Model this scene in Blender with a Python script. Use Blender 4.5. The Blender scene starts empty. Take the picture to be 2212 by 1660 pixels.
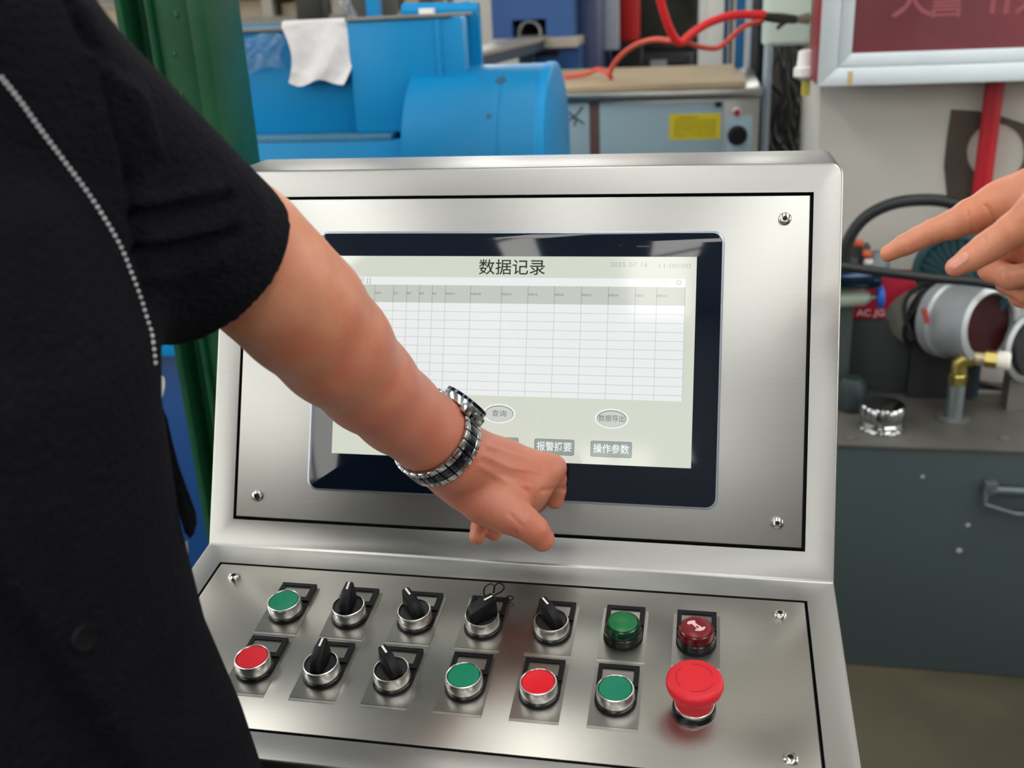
import bpy, bmesh, math, random
import numpy as np
from mathutils import Vector, Matrix
from mathutils.bvhtree import BVHTree

random.seed(7)
scene = bpy.context.scene
COL = scene.collection

# ------------------------------------------------------------------ camera, world, light, exposure
Z0 = 0.92                                   # height of the console's bend above the floor
FPX = 2150.925                              # focal length in pixels of the 2212 px wide frame
CAM = np.array([0.18315, -0.79683, 0.49004 + Z0])
RM = np.array([[0.98130837, 0.1875765, -0.04299937],      # camera right, up, forward
               [-0.02736892, 0.35720194, 0.93362611],
               [-0.19048577, 0.91499827, -0.35565902]])
TILT_FACE, TILT_DECK = 0.40495, 0.14073
cam_data = bpy.data.cameras.new('camera')
cam = bpy.data.objects.new('camera', cam_data)
COL.objects.link(cam)
mw = Matrix.Identity(4)
for i in range(3):
    mw[i][0], mw[i][1], mw[i][2], mw[i][3] = RM[0][i], RM[1][i], -RM[2][i], CAM[i]
cam.matrix_world = mw
cam_data.sensor_fit = 'HORIZONTAL'
cam_data.sensor_width = 36.0
cam_data.lens = FPX / 2212 * 36
cam_data.clip_start = 0.02
cam_data.dof.use_dof = True
cam_data.dof.focus_distance = 0.86
cam_data.dof.aperture_fstop = 6.2
scene.camera = cam

world = bpy.data.worlds.new('world')
scene.world = world
world.use_nodes = True
world.node_tree.nodes['Background'].inputs[0].default_value = (0.95, 0.97, 1.0, 1)
world.node_tree.nodes['Background'].inputs[1].default_value = 1.0
WINDOW_LIGHT = 4.6
SKYLIGHT = 7.0
scene.view_settings.view_transform = 'Standard'
scene.view_settings.look = 'None'
scene.view_settings.gamma = 1
scene.view_settings.use_curve_mapping = False
scene.view_settings.exposure = 0.0


# ------------------------------------------------------------------ pixel helpers: a pixel is only a direction
def ray(px, py):
    return RM.T @ np.array([(px - 1106) / FPX, -(py - 830) / FPX, 1.0])


def at(px, py, Y):                           # point of that direction on the vertical plane y = Y
    d = ray(px, py)
    return Vector(CAM + d * ((Y - CAM[1]) / d[1]))


def onz(px, py, z):                          # ... on the horizontal plane z
    d = ray(px, py)
    return Vector(CAM + d * ((z - CAM[2]) / d[2]))


def atz(px, py, zc):                         # ... at depth zc in front of the camera
    return Vector(CAM + ray(px, py) * zc)


def face_pt(u, v, n=0.0):                    # console display face: u along, v up, n out of it
    s, c = math.sin(TILT_FACE), math.cos(TILT_FACE)
    return Vector((u, v * s - n * c, Z0 + v * c + n * s))


def deck_pt(u, v, n=0.0):                    # console button deck: v down the slope
    s, c = math.sin(TILT_DECK), math.cos(TILT_DECK)
    return Vector((u, -v * c - n * s, Z0 - v * s + n * c))


def frame(o, ex, ey, ez):
    m = Matrix.Identity(4)
    for i in range(3):
        m[i][0], m[i][1], m[i][2], m[i][3] = ex[i], ey[i], ez[i], o[i]
    return m


FACE_M = frame(face_pt(0, 0), (1, 0, 0), (0, math.sin(TILT_FACE), math.cos(TILT_FACE)), (0, -math.cos(TILT_FACE), math.sin(TILT_FACE)))
DECK_M = frame(deck_pt(0, 0), (1, 0, 0), (0, math.cos(TILT_DECK), math.sin(TILT_DECK)), (0, -math.sin(TILT_DECK), math.cos(TILT_DECK)))


# ------------------------------------------------------------------ materials
def lin(c):
    return tuple(((x / 255) / 12.92 if x / 255 <= 0.04045 else ((x / 255 + 0.055) / 1.055) ** 2.4) for x in c)


MATS = {}


def mat(name, rgb, rough=0.5, metal=0.0, var=0.0, vscale=6.0, bump=0.0, bscale=80.0, stretch=None, rgb2=None, coat=0.0,
        trans=0.0, emit=None, estr=0.0, sss=0.0, ior=1.45, rvar=0.0, detail=4.0, aniso=0.0, spec=0.5, bdist=0.002):
    if name in MATS:
        return MATS[name]
    m = bpy.data.materials.new(name)
    m.use_nodes = True
    nt = m.node_tree
    b = nt.nodes['Principled BSDF']
    c = lin(rgb) + (1,)
    b.inputs['Base Color'].default_value = c
    b.inputs['Roughness'].default_value = rough
    b.inputs['Metallic'].default_value = metal
    b.inputs['IOR'].default_value = ior
    if coat:
        b.inputs['Coat Weight'].default_value = coat
        b.inputs['Coat Roughness'].default_value = 0.03
    if trans:
        b.inputs['Transmission Weight'].default_value = trans
    b.inputs['Specular IOR Level'].default_value = spec
    if aniso:
        b.inputs['Anisotropic'].default_value = aniso
    if sss:
        b.inputs['Subsurface Weight'].default_value = sss
        b.inputs['Subsurface Radius'].default_value = (1.0, 0.35, 0.2)
        b.inputs['Subsurface Scale'].default_value = 0.006
    if emit:
        b.inputs['Emission Color'].default_value = lin(emit) + (1,)
        b.inputs['Emission Strength'].default_value = estr
    if var or bump or rgb2 or rvar:
        tc = nt.nodes.new('ShaderNodeTexCoord')
        mp = nt.nodes.new('ShaderNodeMapping')
        if stretch:
            mp.inputs['Scale'].default_value = stretch
        nt.links.new(tc.outputs['Object'], mp.inputs['Vector'])
    if var or rgb2 or rvar:
        n = nt.nodes.new('ShaderNodeTexNoise')
        n.inputs['Scale'].default_value = vscale
        n.inputs['Detail'].default_value = detail
        nt.links.new(mp.outputs['Vector'], n.inputs['Vector'])
        if var or rgb2:
            r = nt.nodes.new('ShaderNodeValToRGB')
            r.color_ramp.elements[0].position = 0.32
            r.color_ramp.elements[1].position = 0.68
            c2 = lin(rgb2) + (1,) if rgb2 else tuple(min(1, x * (1 + var)) for x in c[:3]) + (1,)
            c1 = c if rgb2 else tuple(x * (1 - var) for x in c[:3]) + (1,)
            r.color_ramp.elements[0].color = c1
            r.color_ramp.elements[1].color = c2
            nt.links.new(n.outputs['Fac'], r.inputs['Fac'])
            nt.links.new(r.outputs['Color'], b.inputs['Base Color'])
        if rvar:
            mr = nt.nodes.new('ShaderNodeMapRange')
            mr.inputs['To Min'].default_value = max(0.02, rough - rvar)
            mr.inputs['To Max'].default_value = rough + rvar
            nt.links.new(n.outputs['Fac'], mr.inputs['Value'])
            nt.links.new(mr.outputs['Result'], b.inputs['Roughness'])
    if bump:
        n2 = nt.nodes.new('ShaderNodeTexNoise')
        n2.inputs['Scale'].default_value = bscale
        n2.inputs['Detail'].default_value = 5
        nt.links.new(mp.outputs['Vector'], n2.inputs['Vector'])
        bp = nt.nodes.new('ShaderNodeBump')
        bp.inputs['Strength'].default_value = bump
        bp.inputs['Distance'].default_value = bdist
        nt.links.new(n2.outputs['Fac'], bp.inputs['Height'])
        nt.links.new(bp.outputs['Normal'], b.inputs['Normal'])
    MATS[name] = m
    return m


STEEL = mat('brushed_stainless', (166, 166, 163), 0.36, 1.0, var=0.02, vscale=3.0, stretch=(2, 420, 420), rvar=0.03)
STEEL_DECK = mat('brushed_stainless_deck', (164, 162, 156), 0.30, 1.0, var=0.02, vscale=3.0, stretch=(2, 420, 420), rvar=0.03)
SCREW = mat('screw_steel', (190, 190, 186), 0.22, 1.0)
DARK = mat('recess_black', (14, 15, 16), 0.7)
CHROME = mat('collar_satin_chrome', (226, 226, 223), 0.27, 1.0)
BLACK = mat('black_plastic', (10, 11, 14), 0.46, bump=0.08, bscale=900, spec=0.28)
BLACKG = mat('black_gloss_plastic', (12, 13, 15), 0.22)
GLASS = mat('bezel_glass', (11, 19, 31), 0.05)
WHITE = mat('white_mark', (225, 228, 230), 0.5)
SKIN = None


# ------------------------------------------------------------------ mesh building
class MB:
    def __init__(self):
        self.bm = bmesh.new()

    def add(self, verts, faces):
        vs = [self.bm.verts.new(v) for v in verts]
        out = []
        for f in faces:
            try:
                out.append(self.bm.faces.new([vs[i] for i in f]))
            except ValueError:
                pass
        return vs

    def box(self, lo, hi, M=None):
        (x0, y0, z0), (x1, y1, z1) = lo, hi
        p = [Vector(v) for v in ((x0, y0, z0), (x1, y0, z0), (x1, y1, z0), (x0, y1, z0), (x0, y0, z1), (x1, y0, z1), (x1, y1, z1), (x0, y1, z1))]
        if M:
            p = [M @ v for v in p]
        self.add(p, [(0, 3, 2, 1), (4, 5, 6, 7), (0, 1, 5, 4), (1, 2, 6, 5), (2, 3, 7, 6), (3, 0, 4, 7)])
        return self

    def prism(self, pts, h0, h1, M=None):      # polygon in xy extruded along z
        n = len(pts)
        p = [Vector((x, y, h0)) for x, y in pts] + [Vector((x, y, h1)) for x, y in pts]
        if M:
            p = [M @ v for v in p]
        self.add(p, [tuple(reversed(range(n))), tuple(range(n, 2 * n))] + [(i, (i + 1) % n, n + (i + 1) % n, n + i) for i in range(n)])
        return self

    def lathe(self, prof, M=None, n=40, close=True):   # (r, z) profile turned about z
        vs, fs = [], []
        for r, z in prof:
            for i in range(n):
                a = 2 * math.pi * i / n
                v = Vector((r * math.cos(a), r * math.sin(a), z))
                vs.append(M @ v if M else v)
        k = len(prof)
        for j in range(k - 1):
            for i in range(n):
                a, b = j * n + i, j * n + (i + 1) % n
                fs.append((a, b, b + n, a + n))
        if close:
            fs.append(tuple(reversed(range(n))))
            fs.append(tuple(range((k - 1) * n, k * n)))
        self.add(vs, fs)
        return self

    def tube(self, pts, r, n=12, closed=False):
        pts = [Vector(p) for p in pts]
        k = len(pts)
        rs = r if isinstance(r, (list, tuple)) else [r] * k
        vs, fs = [], []
        up = None
        for j in range(k):
            if closed:
                t = (pts[(j + 1) % k] - pts[j - 1]).normalized()
            else:
                t = (pts[min(j + 1, k - 1)] - pts[max(j - 1, 0)]).normalized()
            if up is None:
                up = t.orthogonal().normalized()
            else:
                up = (up - t * up.dot(t)).normalized()
            s = t.cross(up)
            for i in range(n):
                a = 2 * math.pi * i / n
                vs.append(pts[j] + (up * math.cos(a) + s * math.sin(a)) * rs[j])
        for j in range(k if closed else k - 1):
            for i in range(n):
                a, b = j * n + i, j * n + (i + 1) % n
                c, d = ((j + 1) % k) * n + (i + 1) % n, ((j + 1) % k) * n + i
                fs.append((a, b, c, d))
        if not closed:
            fs.append(tuple(reversed(range(n))))
            fs.append(tuple(range((k - 1) * n, k * n)))
        self.add(vs, fs)
        return self

    def mesh(self, name, m, bevel=0.0, smooth=True, seg=2, ang=0.6):
        bm = self.bm
        bmesh.ops.recalc_face_normals(bm, faces=bm.faces)
        if bevel:
            es = [e for e in bm.edges if len(e.link_faces) == 2 and e.calc_face_angle(0) > ang]
            bmesh.ops.bevel(bm, geom=es, offset=bevel, segments=seg, affect='EDGES', profile=0.5, clamp_overlap=True)
        me = bpy.data.meshes.new(name)
        bm.to_mesh(me)
        bm.free()
        if smooth:
            for p in me.polygons:
                p.use_smooth = True
            try:
                me.set_sharp_from_angle(angle=0.7)
            except Exception:
                pass
        me.materials.append(m)
        return me

    def build(self, name, m, parent=None, **k):
        return link(name, self.mesh(name, m, **k), parent)


def spline(pts, n=8):                         # Catmull-Rom through the points
    pts = [Vector(p) for p in pts]
    out = []
    P = [2 * pts[0] - pts[1]] + pts + [2 * pts[-1] - pts[-2]]
    for i in range(1, len(P) - 2):
        for k in range(n):
            t = k / n
            a, b, c, d = P[i - 1], P[i], P[i + 1], P[i + 2]
            out.append(0.5 * ((2 * b) + (c - a) * t + (2 * a - 5 * b + 4 * c - d) * t * t + (3 * b - a - 3 * c + d) * t ** 3))
    out.append(pts[-1])
    return out


def link(name, me, parent=None):
    o = bpy.data.objects.new(name, me)
    COL.objects.link(o)
    if parent is not None:
        o.parent = parent
        if parent.get('_t'):
            o.matrix_parent_inverse = Matrix.Translation(-parent.location)
    return o


def thing(name, label, cat, loc, group=None):
    o = bpy.data.objects.new(name, None)
    o.empty_display_size = 0.05
    COL.objects.link(o)
    o.location = loc
    o['_t'] = 1
    o['label'] = label
    o['category'] = cat
    if group:
        o['group'] = group
    return o


def tag(o, label, cat, group=None):
    o['label'] = label
    o['category'] = cat
    if group:
        o['group'] = group
    return o


def struct(o, label=None):
    o['kind'] = 'structure'
    if label:
        o['label'] = label
    return o


def pbounds(px0, py0, px1, py1, Y):
    cx, cy = (px0 + px1) / 2, (py0 + py1) / 2
    return at(px0, cy, Y).x, at(px1, cy, Y).x, at(cx, py1, Y).z, at(cx, py0, Y).z


def pbox(px0, py0, px1, py1, Y, depth, mb=None):    # axis-aligned box whose front stands at y = Y
    x0, x1, z0, z1 = pbounds(px0, py0, px1, py1, Y)
    mb = mb or MB()
    return mb.box((x0, Y, z0), (x1, Y + depth, z1))


def text_mesh(s, size, m, bold=0.0, M=None, name='lettering', width=None, align='CENTER', extrude=0.0):
    c = bpy.data.curves.new(name, 'FONT')
    c.body = s
    c.size = size
    c.align_x = align
    c.align_y = 'CENTER'
    c.offset = bold
    c.extrude = extrude
    c.resolution_u = 3
    o = bpy.data.objects.new(name, c)
    COL.objects.link(o)
    bpy.context.view_layer.update()
    me = bpy.data.meshes.new_from_object(o.evaluated_get(bpy.context.evaluated_depsgraph_get()))
    bpy.data.objects.remove(o)
    if width:
        xs = [v.co.x for v in me.vertices]
        k = width / max(1e-6, max(xs) - min(xs))
        me.transform(Matrix.Diagonal((k, 1, 1, 1)))
    if M:
        me.transform(M)
    me.materials.clear()
    me.materials.append(m)
    me.name = name
    return me


# ------------------------------------------------------------------ signed distance modelling for bodies and cloth
class Field:
    def __init__(self, lo, hi, h):
        self.h = h
        self.lo = np.array(lo, float)
        self.n = np.ceil((np.array(hi) - self.lo) / h).astype(int) + 1
        self.v = np.full(self.n, 0.2, np.float32)

    def region(self, lo, hi):
        a = np.clip(np.floor((np.array(lo) - self.lo) / self.h).astype(int), 0, self.n - 1)
        b = np.clip(np.ceil((np.array(hi) - self.lo) / self.h).astype(int) + 1, 1, self.n)
        sl = tuple(slice(a[i], max(b[i], a[i] + 1)) for i in range(3))
        ax = [self.lo[i] + self.h * np.arange(sl[i].start, sl[i].stop) for i in range(3)]
        return sl, ax[0][:, None, None].astype(np.float32), ax[1][None, :, None].astype(np.float32), ax[2][None, None, :].astype(np.float32)

    @staticmethod
    def cone(X, Y, Z, a, b, ra, rb, flat=None):
        ba = np.array(b) - np.array(a)
        l2 = float(ba @ ba) + 1e-12
        px, py, pz = X - a[0], Y - a[1], Z - a[2]
        t = np.clip((px * ba[0] + py * ba[1] + pz * ba[2]) / l2, 0, 1)
        dx, dy, dz = px - ba[0] * t, py - ba[1] * t, pz - ba[2] * t
        r = ra + (rb - ra) * t
        if flat is not None:                 # flattened section: squash along direction `flat` by factor
            w, k = flat
            s = dx * w[0] + dy * w[1] + dz * w[2]
            d2 = dx * dx + dy * dy + dz * dz + s * s * (k * k - 1)
            return np.sqrt(np.maximum(d2, 0)) - r
        return np.sqrt(dx * dx + dy * dy + dz * dz) - r

    @staticmethod
    def smin(a, b, k):
        if k <= 0:
            return np.minimum(a, b)
        hh = np.maximum(k - np.abs(a - b), 0) / k
        return np.minimum(a, b) - hh * hh * k * 0.25

    def blend(self, a, b, ra, rb, k=0.004, flat=None):
        m = max(ra, rb) + k + 3 * self.h + 0.012
        a, b = np.array(a, float), np.array(b, float)
        sl, X, Y, Z = self.region(np.minimum(a, b) - m, np.maximum(a, b) + m)
        self.v[sl] = self.smin(self.v[sl], self.cone(X, Y, Z, a, b, ra, rb, flat), k)

    def chain(self, pts, k=0.004, flat=None):   # pts: (x, y, z, r)
        for p, q in zip(pts[:-1], pts[1:]):
            self.blend(p[:3], q[:3], p[3], q[3], k, flat)

    def mesh(self):
        v = self.v
        ins = v < 0
        c = np.zeros(np.array(v.shape) - 1, np.int8)
        for dx in (0, 1):
            for dy in (0, 1):
                for dz in (0, 1):
                    c += ins[dx:v.shape[0] - 1 + dx, dy:v.shape[1] - 1 + dy, dz:v.shape[2] - 1 + dz]
        act = (c > 0) & (c < 8)
        ci = np.argwhere(act)
        idx = np.full(act.shape, -1, np.int64)
        idx[act] = np.arange(len(ci))
        pos = np.zeros((len(ci), 3))
        cnt = np.zeros(len(ci))
        corners = [(0, 0, 0), (1, 0, 0), (0, 1, 0), (1, 1, 0), (0, 0, 1), (1, 0, 1), (0, 1, 1), (1, 1, 1)]
        for i, p in enumerate(corners):
            for j, q in enumerate(corners):
                if j > i and sum(abs(p[t] - q[t]) for t in range(3)) == 1:
                    va = v[ci[:, 0] + p[0], ci[:, 1] + p[1], ci[:, 2] + p[2]]
                    vb = v[ci[:, 0] + q[0], ci[:, 1] + q[1], ci[:, 2] + q[2]]
                    mk = (va < 0) != (vb < 0)
                    t = np.where(mk, va / np.where(mk, va - vb, 1), 0)
                    e = np.array(p) + t[:, None] * (np.array(q) - np.array(p))
                    pos[mk] += e[mk]
                    cnt[mk] += 1
        pos = (pos / cnt[:, None] + ci) * self.h + self.lo
        quads = []
        for ax in range(3):
            o1, o2 = (ax + 1) % 3, (ax + 2) % 3
            a = [slice(None)] * 3
            b = [slice(None)] * 3
            a[ax] = slice(0, -1)
            b[ax] = slice(1, None)
            sa, sb = ins[tuple(a)], ins[tuple(b)]
            e = np.argwhere(sa != sb)
            e = e[(e[:, o1] > 0) & (e[:, o2] > 0) & (e[:, o1] < v.shape[o1] - 1) & (e[:, o2] < v.shape[o2] - 1)]
            fl = sa[e[:, 0], e[:, 1], e[:, 2]]
            def cell(d1, d2):
                g = e.copy()
                g[:, o1] += d1
                g[:, o2] += d2
                return idx[g[:, 0], g[:, 1], g[:, 2]]
            q = np.stack([cell(-1, -1), cell(0, -1), cell(0, 0), cell(-1, 0)], 1)
            q[~fl] = q[~fl][:, ::-1]
            quads.append(q)
        return pos, np.concatenate(quads)


def smooth_np(pos, quads, it=2, f=0.5):
    for _ in range(it):
        acc = np.zeros_like(pos)
        cnt = np.zeros(len(pos))
        for i in range(4):
            a, b = quads[:, i], quads[:, (i + 1) % 4]
            np.add.at(acc, a, pos[b])
            np.add.at(cnt, a, 1)
        pos = pos + f * (acc / np.maximum(cnt, 1)[:, None] - pos)
    return pos


def normals_np(pos, quads):
    n = np.cross(pos[quads[:, 2]] - pos[quads[:, 0]], pos[quads[:, 3]] - pos[quads[:, 1]])
    out = np.zeros_like(pos)
    for i in range(4):
        np.add.at(out, quads[:, i], n)
    return out / np.maximum(np.linalg.norm(out, axis=1), 1e-12)[:, None]


def project(pos):
    c = (pos - CAM) @ RM.T
    z = np.maximum(c[:, 2], 0.05)
    return np.stack([1106 + FPX * c[:, 0] / z, 830 - FPX * c[:, 1] / z], 1)


def poly_dist(P, line):
    best = np.full(len(P), 1e9)
    for a, b in zip(line[:-1], line[1:]):
        a, b = np.array(a, float), np.array(b, float)
        d = b - a
        t = np.clip(((P - a) @ d) / (d @ d), 0, 1)
        best = np.minimum(best, np.linalg.norm(P - a - t[:, None] * d, axis=1))
    return best


def np_mesh(name, parts, m):
    vs, qs, off = [], [], 0
    for p, q in parts:
        vs.append(p)
        qs.append(q + off)
        off += len(p)
    V, Qd = np.concatenate(vs), np.concatenate(qs)
    me = bpy.data.meshes.new(name)
    me.vertices.add(len(V))
    me.vertices.foreach_set('co', V.astype(np.float32).ravel())
    me.loops.add(Qd.size)
    me.loops.foreach_set('vertex_index', Qd.astype(np.int32).ravel())
    me.polygons.add(len(Qd))
    me.polygons.foreach_set('loop_start', np.arange(0, Qd.size, 4, dtype=np.int32))
    me.polygons.foreach_set('use_smooth', np.ones(len(Qd), bool))
    me.update(calc_edges=True)
    me.validate()
    me.materials.append(m)
    return me


# ------------------------------------------------------------------ the hall
def hall():
    X0, X1, Y0, Y1, H = -7.0, 7.0, -11.0, 9.0, 6.5
    floor_m = mat('concrete_floor', (54, 51, 39), 0.55, rgb2=(82, 77, 61), vscale=2.6, bump=0.25, bscale=30, detail=8)
    wall_m = mat('hall_wall', (196, 194, 186), 0.85, var=0.06, vscale=1.5)
    roof_m = mat('roof_sheet', (120, 128, 138), 0.7, var=0.05)
    low_m = mat('hall_wall_far_end', (150, 152, 156), 0.85, var=0.08, vscale=0.8)
    struct(MB().box((X0, Y0, -0.12), (X1, Y1, 0)).build('floor', floor_m))
    struct(MB().box((X0, Y1, 0), (X1, Y1 + 0.2, H)).build('wall_back', wall_m))
    struct(MB().box((X0 - 0.2, Y0, 0), (X0, Y1, H)).build('wall_left', wall_m))
    struct(MB().box((X1, Y0, 0), (X1 + 0.2, Y1, H)).build('wall_right', wall_m))
    struct(MB().box((X0, Y0 - 0.2, 0), (X1, Y0, H)).build('wall_front', low_m))
    struct(MB().box((X0, Y0, H), (X1, Y1, H + 0.15)).build('ceiling', roof_m))
    sky_m = mat('skylight_sheet', (240, 244, 250), 0.6, emit=(255, 253, 248), estr=SKYLIGHT)
    win_m = mat('window_daylight', (240, 244, 250), 0.6, emit=(255, 252, 246), estr=WINDOW_LIGHT)
    fr_m = mat('window_frame_paint', (90, 96, 104), 0.5)
    k = 0
    for x, hw in ((-4.3, 0.65), (-0.35, 0.34), (3.0, 0.6)):
        k += 1
        w = struct(MB().box((x - hw, -9.5, H - 0.03), (x + hw, 2.0, H - 0.005)).build('window_%d' % k, sky_m))
        for y in np.arange(-9.5, 2.1, 2.3):
            MB().box((x - hw - 0.05, y - 0.04, H - 0.06), (x + hw + 0.05, y + 0.04, H - 0.03)).build('glazing_bar', fr_m, w)
    for x, wd, z0, z1 in ((-5.2, 1.2, 2.2, 5.4), (-0.9, 0.5, 3.0, 5.4), (2.6, 0.9, 2.2, 5.4)):
        k += 1
        w = struct(MB().box((x - wd, Y0 + 0.005, z0), (x + wd, Y0 + 0.03, z1)).build('window_%d' % k, win_m))
        for t in (-wd, 0, wd):
            MB().box((x + t - 0.04, Y0 + 0.03, z0), (x + t + 0.04, Y0 + 0.08, z1)).build('window_mullion', fr_m, w)
    for x in (-4.6, -1.5, 1.6, 4.7):  # unseen glowing panes, added in the back wall to brighten the console top
        k += 1
        w = struct(MB().box((x - 1.2, Y1 - 0.03, 2.3), (x + 1.2, Y1 - 0.005, 4.8)).build('window_%d' % k, win_m))
        for t in (-1.2, 0, 1.2):
            MB().box((x + t - 0.04, Y1 - 0.08, 2.3), (x + t + 0.04, Y1 - 0.03, 4.8)).build('window_mullion', fr_m, w)
    for x, s in ((X0, 1), (X1, -1)):
        for y in (-7.5, -3.0, 1.5, 6.0):
            k += 1
            a, b = sorted((x + 0.005 * s, x + 0.03 * s))
            w = struct(MB().box((a, y - 1.4, 1.6), (b, y + 1.4, 4.6)).build('window_%d' % k, win_m))
            a, b = sorted((x + 0.03 * s, x + 0.08 * s))
            for t in (-1.4, 0, 1.4):
                MB().box((a, y + t - 0.04, 1.6), (b, y + t + 0.04, 4.6)).build('window_mullion', fr_m, w)
    # white pillar that carries the hydrant cabinet
    pm = mat('pillar_plaster', (206, 204, 196), 0.85, var=0.05, vscale=4, bump=0.15, bscale=40)
    xl = at(1768, 260, 1.62).x
    struct(MB().box((xl, 1.62, 0), (xl + 1.25, 2.1, H)).build('wall_pillar', pm, bevel=0.006))


hall()


# ------------------------------------------------------------------ console
def inset_body():
    H, D, W = 0.3752, 0.0824, 0.30
    s, c = math.sin(TILT_FACE), math.cos(TILT_FACE)
    db = 0.2480
    sd, cd = math.sin(TILT_DECK), math.cos(TILT_DECK)
    prof = [(0, Z0), (H * s, Z0 + H * c), (H * s + D, Z0 + H * c), (H * s + D, Z0 - 0.16), (-db * cd, Z0 - 0.16), (-db * cd, Z0 - db * sd)]
    bm = bmesh.new()
    L = [bm.verts.new((-W, y, z)) for y, z in prof]
    R = [bm.verts.new((W, y, z)) for y, z in prof]
    n = len(prof)
    bm.faces.new(L)
    bm.faces.new(list(reversed(R)))
    for i in range(n):
        bm.faces.new((L[i], R[i], R[(i + 1) % n], L[(i + 1) % n]))
    bmesh.ops.recalc_face_normals(bm, faces=bm.faces)
    es = [e for e in bm.edges if abs(e.verts[0].co.x - e.verts[1].co.x) < 1e-6 and abs(e.verts[0].co.z - e.verts[1].co.z) < 1e-6 and e.verts[0].co.z > Z0 + 0.3]
    bmesh.ops.bevel(bm, geom=es, offset=0.011, segments=5, affect='EDGES', profile=0.5)
    es = [e for e in bm.edges if len(e.link_faces) == 2 and e.calc_face_angle(0) > 0.5]
    bmesh.ops.bevel(bm, geom=es, offset=0.0022, segments=3, affect='EDGES', profile=0.5)

    def pocket(normal, rect):
        # cut a rectangular pocket into the big face with that normal: rect given as 4 points (ccw seen from outside)
        f = max((f for f in bm.faces if f.normal.dot(normal) > 0.99), key=lambda f: f.calc_area())
        outer = list(f.verts)
        bm.faces.remove(f)
        inner = [bm.verts.new(p) for p in rect]
        # bridge: assign every outer vertex to its nearest corner sector
        e_in = [bm.edges.new((inner[i], inner[(i + 1) % 4])) for i in range(4)]
        e_out = []
        for i in range(len(outer)):
            e = bm.edges.get((outer[i], outer[(i + 1) % len(outer)]))
            e_out.append(e)
        bmesh.ops.triangle_fill(bm, edges=e_in + e_out, use_beauty=True, use_dissolve=False, normal=normal)
        deep = [bm.verts.new(Vector(p) - normal * 0.012) for p in rect]
        for i in range(4):
            bm.faces.new((inner[i], inner[(i + 1) % 4], deep[(i + 1) % 4], deep[i])).material_index = 1
        bm.faces.new(deep).material_index = 1

    nf = Vector((0, -c, s))
    e = 0.30 - 0.0255
    pocket(nf, [face_pt(-e, 0.026), face_pt(e, 0.026), face_pt(e, H - 0.0263), face_pt(-e, H - 0.0263)])
    nd = Vector((0, -sd, cd))
    e = 0.275
    pocket(nd, [deck_pt(-e, 0.2225), deck_pt(e, 0.2225), deck_pt(e, 0.0264), deck_pt(-e, 0.0264)])
    bmesh.ops.recalc_face_normals(bm, faces=bm.faces)
    me = bpy.data.meshes.new('body')
    bm.to_mesh(me)
    bm.free()
    for p in me.polygons:
        p.use_smooth = True
    me.set_sharp_from_angle(angle=0.5)
    me.materials.append(STEEL)
    me.materials.append(DARK)
    return me


def rrect(x0, y0, x1, y1, r, n=6):
    out = []
    for cx, cy, a0 in ((x1 - r, y0 + r, -90), (x1 - r, y1 - r, 0), (x0 + r, y1 - r, 90), (x0 + r, y0 + r, 180)):
        for i in range(n + 1):
            a = math.radians(a0 + 90 * i / n)
            out.append((cx + r * math.cos(a), cy + r * math.sin(a)))
    return out


def ellipse(cx, cy, rx, ry, n=40):
    return [(cx + rx * math.cos(2 * math.pi * i / n), cy + ry * math.sin(2 * math.pi * i / n)) for i in range(n)]


def ring_mesh(mb, outer, inner, h0, h1, M=None):     # both loops have the same number of points
    n = len(outer)
    vs = [Vector((x, y, h)) for h in (h0, h1) for lp in (outer, inner) for x, y in lp]
    if M:
        vs = [M @ v for v in vs]
    fs = []
    for i in range(n):
        j = (i + 1) % n
        fs += [(2 * n + i, 2 * n + j, 3 * n + j, 3 * n + i), (i, n + i, n + j, j), (i, j, 2 * n + j, 2 * n + i), (n + j, n + i, 3 * n + i, 3 * n + j)]
    mb.add(vs, fs)


console = thing('control_console', 'brushed stainless steel control console with touch screen and sloping button deck', 'control console', (0, 0, 0))


def build_console():
    link('body', inset_body(), console)
    MB().box((-0.24, -0.16, 0.06), (0.24, 0.20, Z0 - 0.16)).build('pedestal', STEEL, console, bevel=0.004)
    MB().box((-0.27, -0.2, 0.0), (0.27, 0.22, 0.06)).build('plinth', BLACK, console, bevel=0.004)
    H = 0.3752
    e, g = 0.30 - 0.0255, 0.0030
    MB().box((-e + g, 0.026 + g, -0.0119), (e - g, H - 0.0263 - g, 0.0004), FACE_M).build('display_door', STEEL, console, bevel=0.0009)
    e, g = 0.275, 0.0024
    MB().box((-e + g, -0.2225 + g, -0.0119), (e - g, -0.0264 - g, 0.0002), DECK_M).build('deck_panel', STEEL_DECK, console, bevel=0.0009)
    # screws
    sm = MB()
    sm.lathe([(0.0058, 0), (0.0058, 0.0006), (0.0052, 0.0018), (0.0042, 0.0026), (0.0022, 0.0029), (0.0020, 0.0012)], n=28)
    screw_me = sm.mesh('screw', SCREW)
    sock_me = MB().prism([(0.0021 * math.cos(a), 0.0021 * math.sin(a)) for a in np.arange(6) * math.pi / 3], 0.0008, 0.0014).mesh('socket', DARK, smooth=False)
    k = 0.30 - 0.0255 - 0.0247
    spots = [FACE_M @ Matrix.Translation((x, v, 0.0004)) for x, v in ((k, H - 0.0263 - 0.0242), (k, 0.0502), (-k, 0.0502), (-k, H - 0.0505))]
    k = 0.275 - 0.024
    spots += [DECK_M @ Matrix.Translation((x, -v, 0.0002)) for x, v in ((-k, 0.0468), (k, 0.0468), (k, 0.1998), (-k, 0.1998))]
    for M in spots:
        s = link('screw', screw_me, console)
        s.matrix_basis = M
        link('socket', sock_me, s)


build_console()


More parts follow.
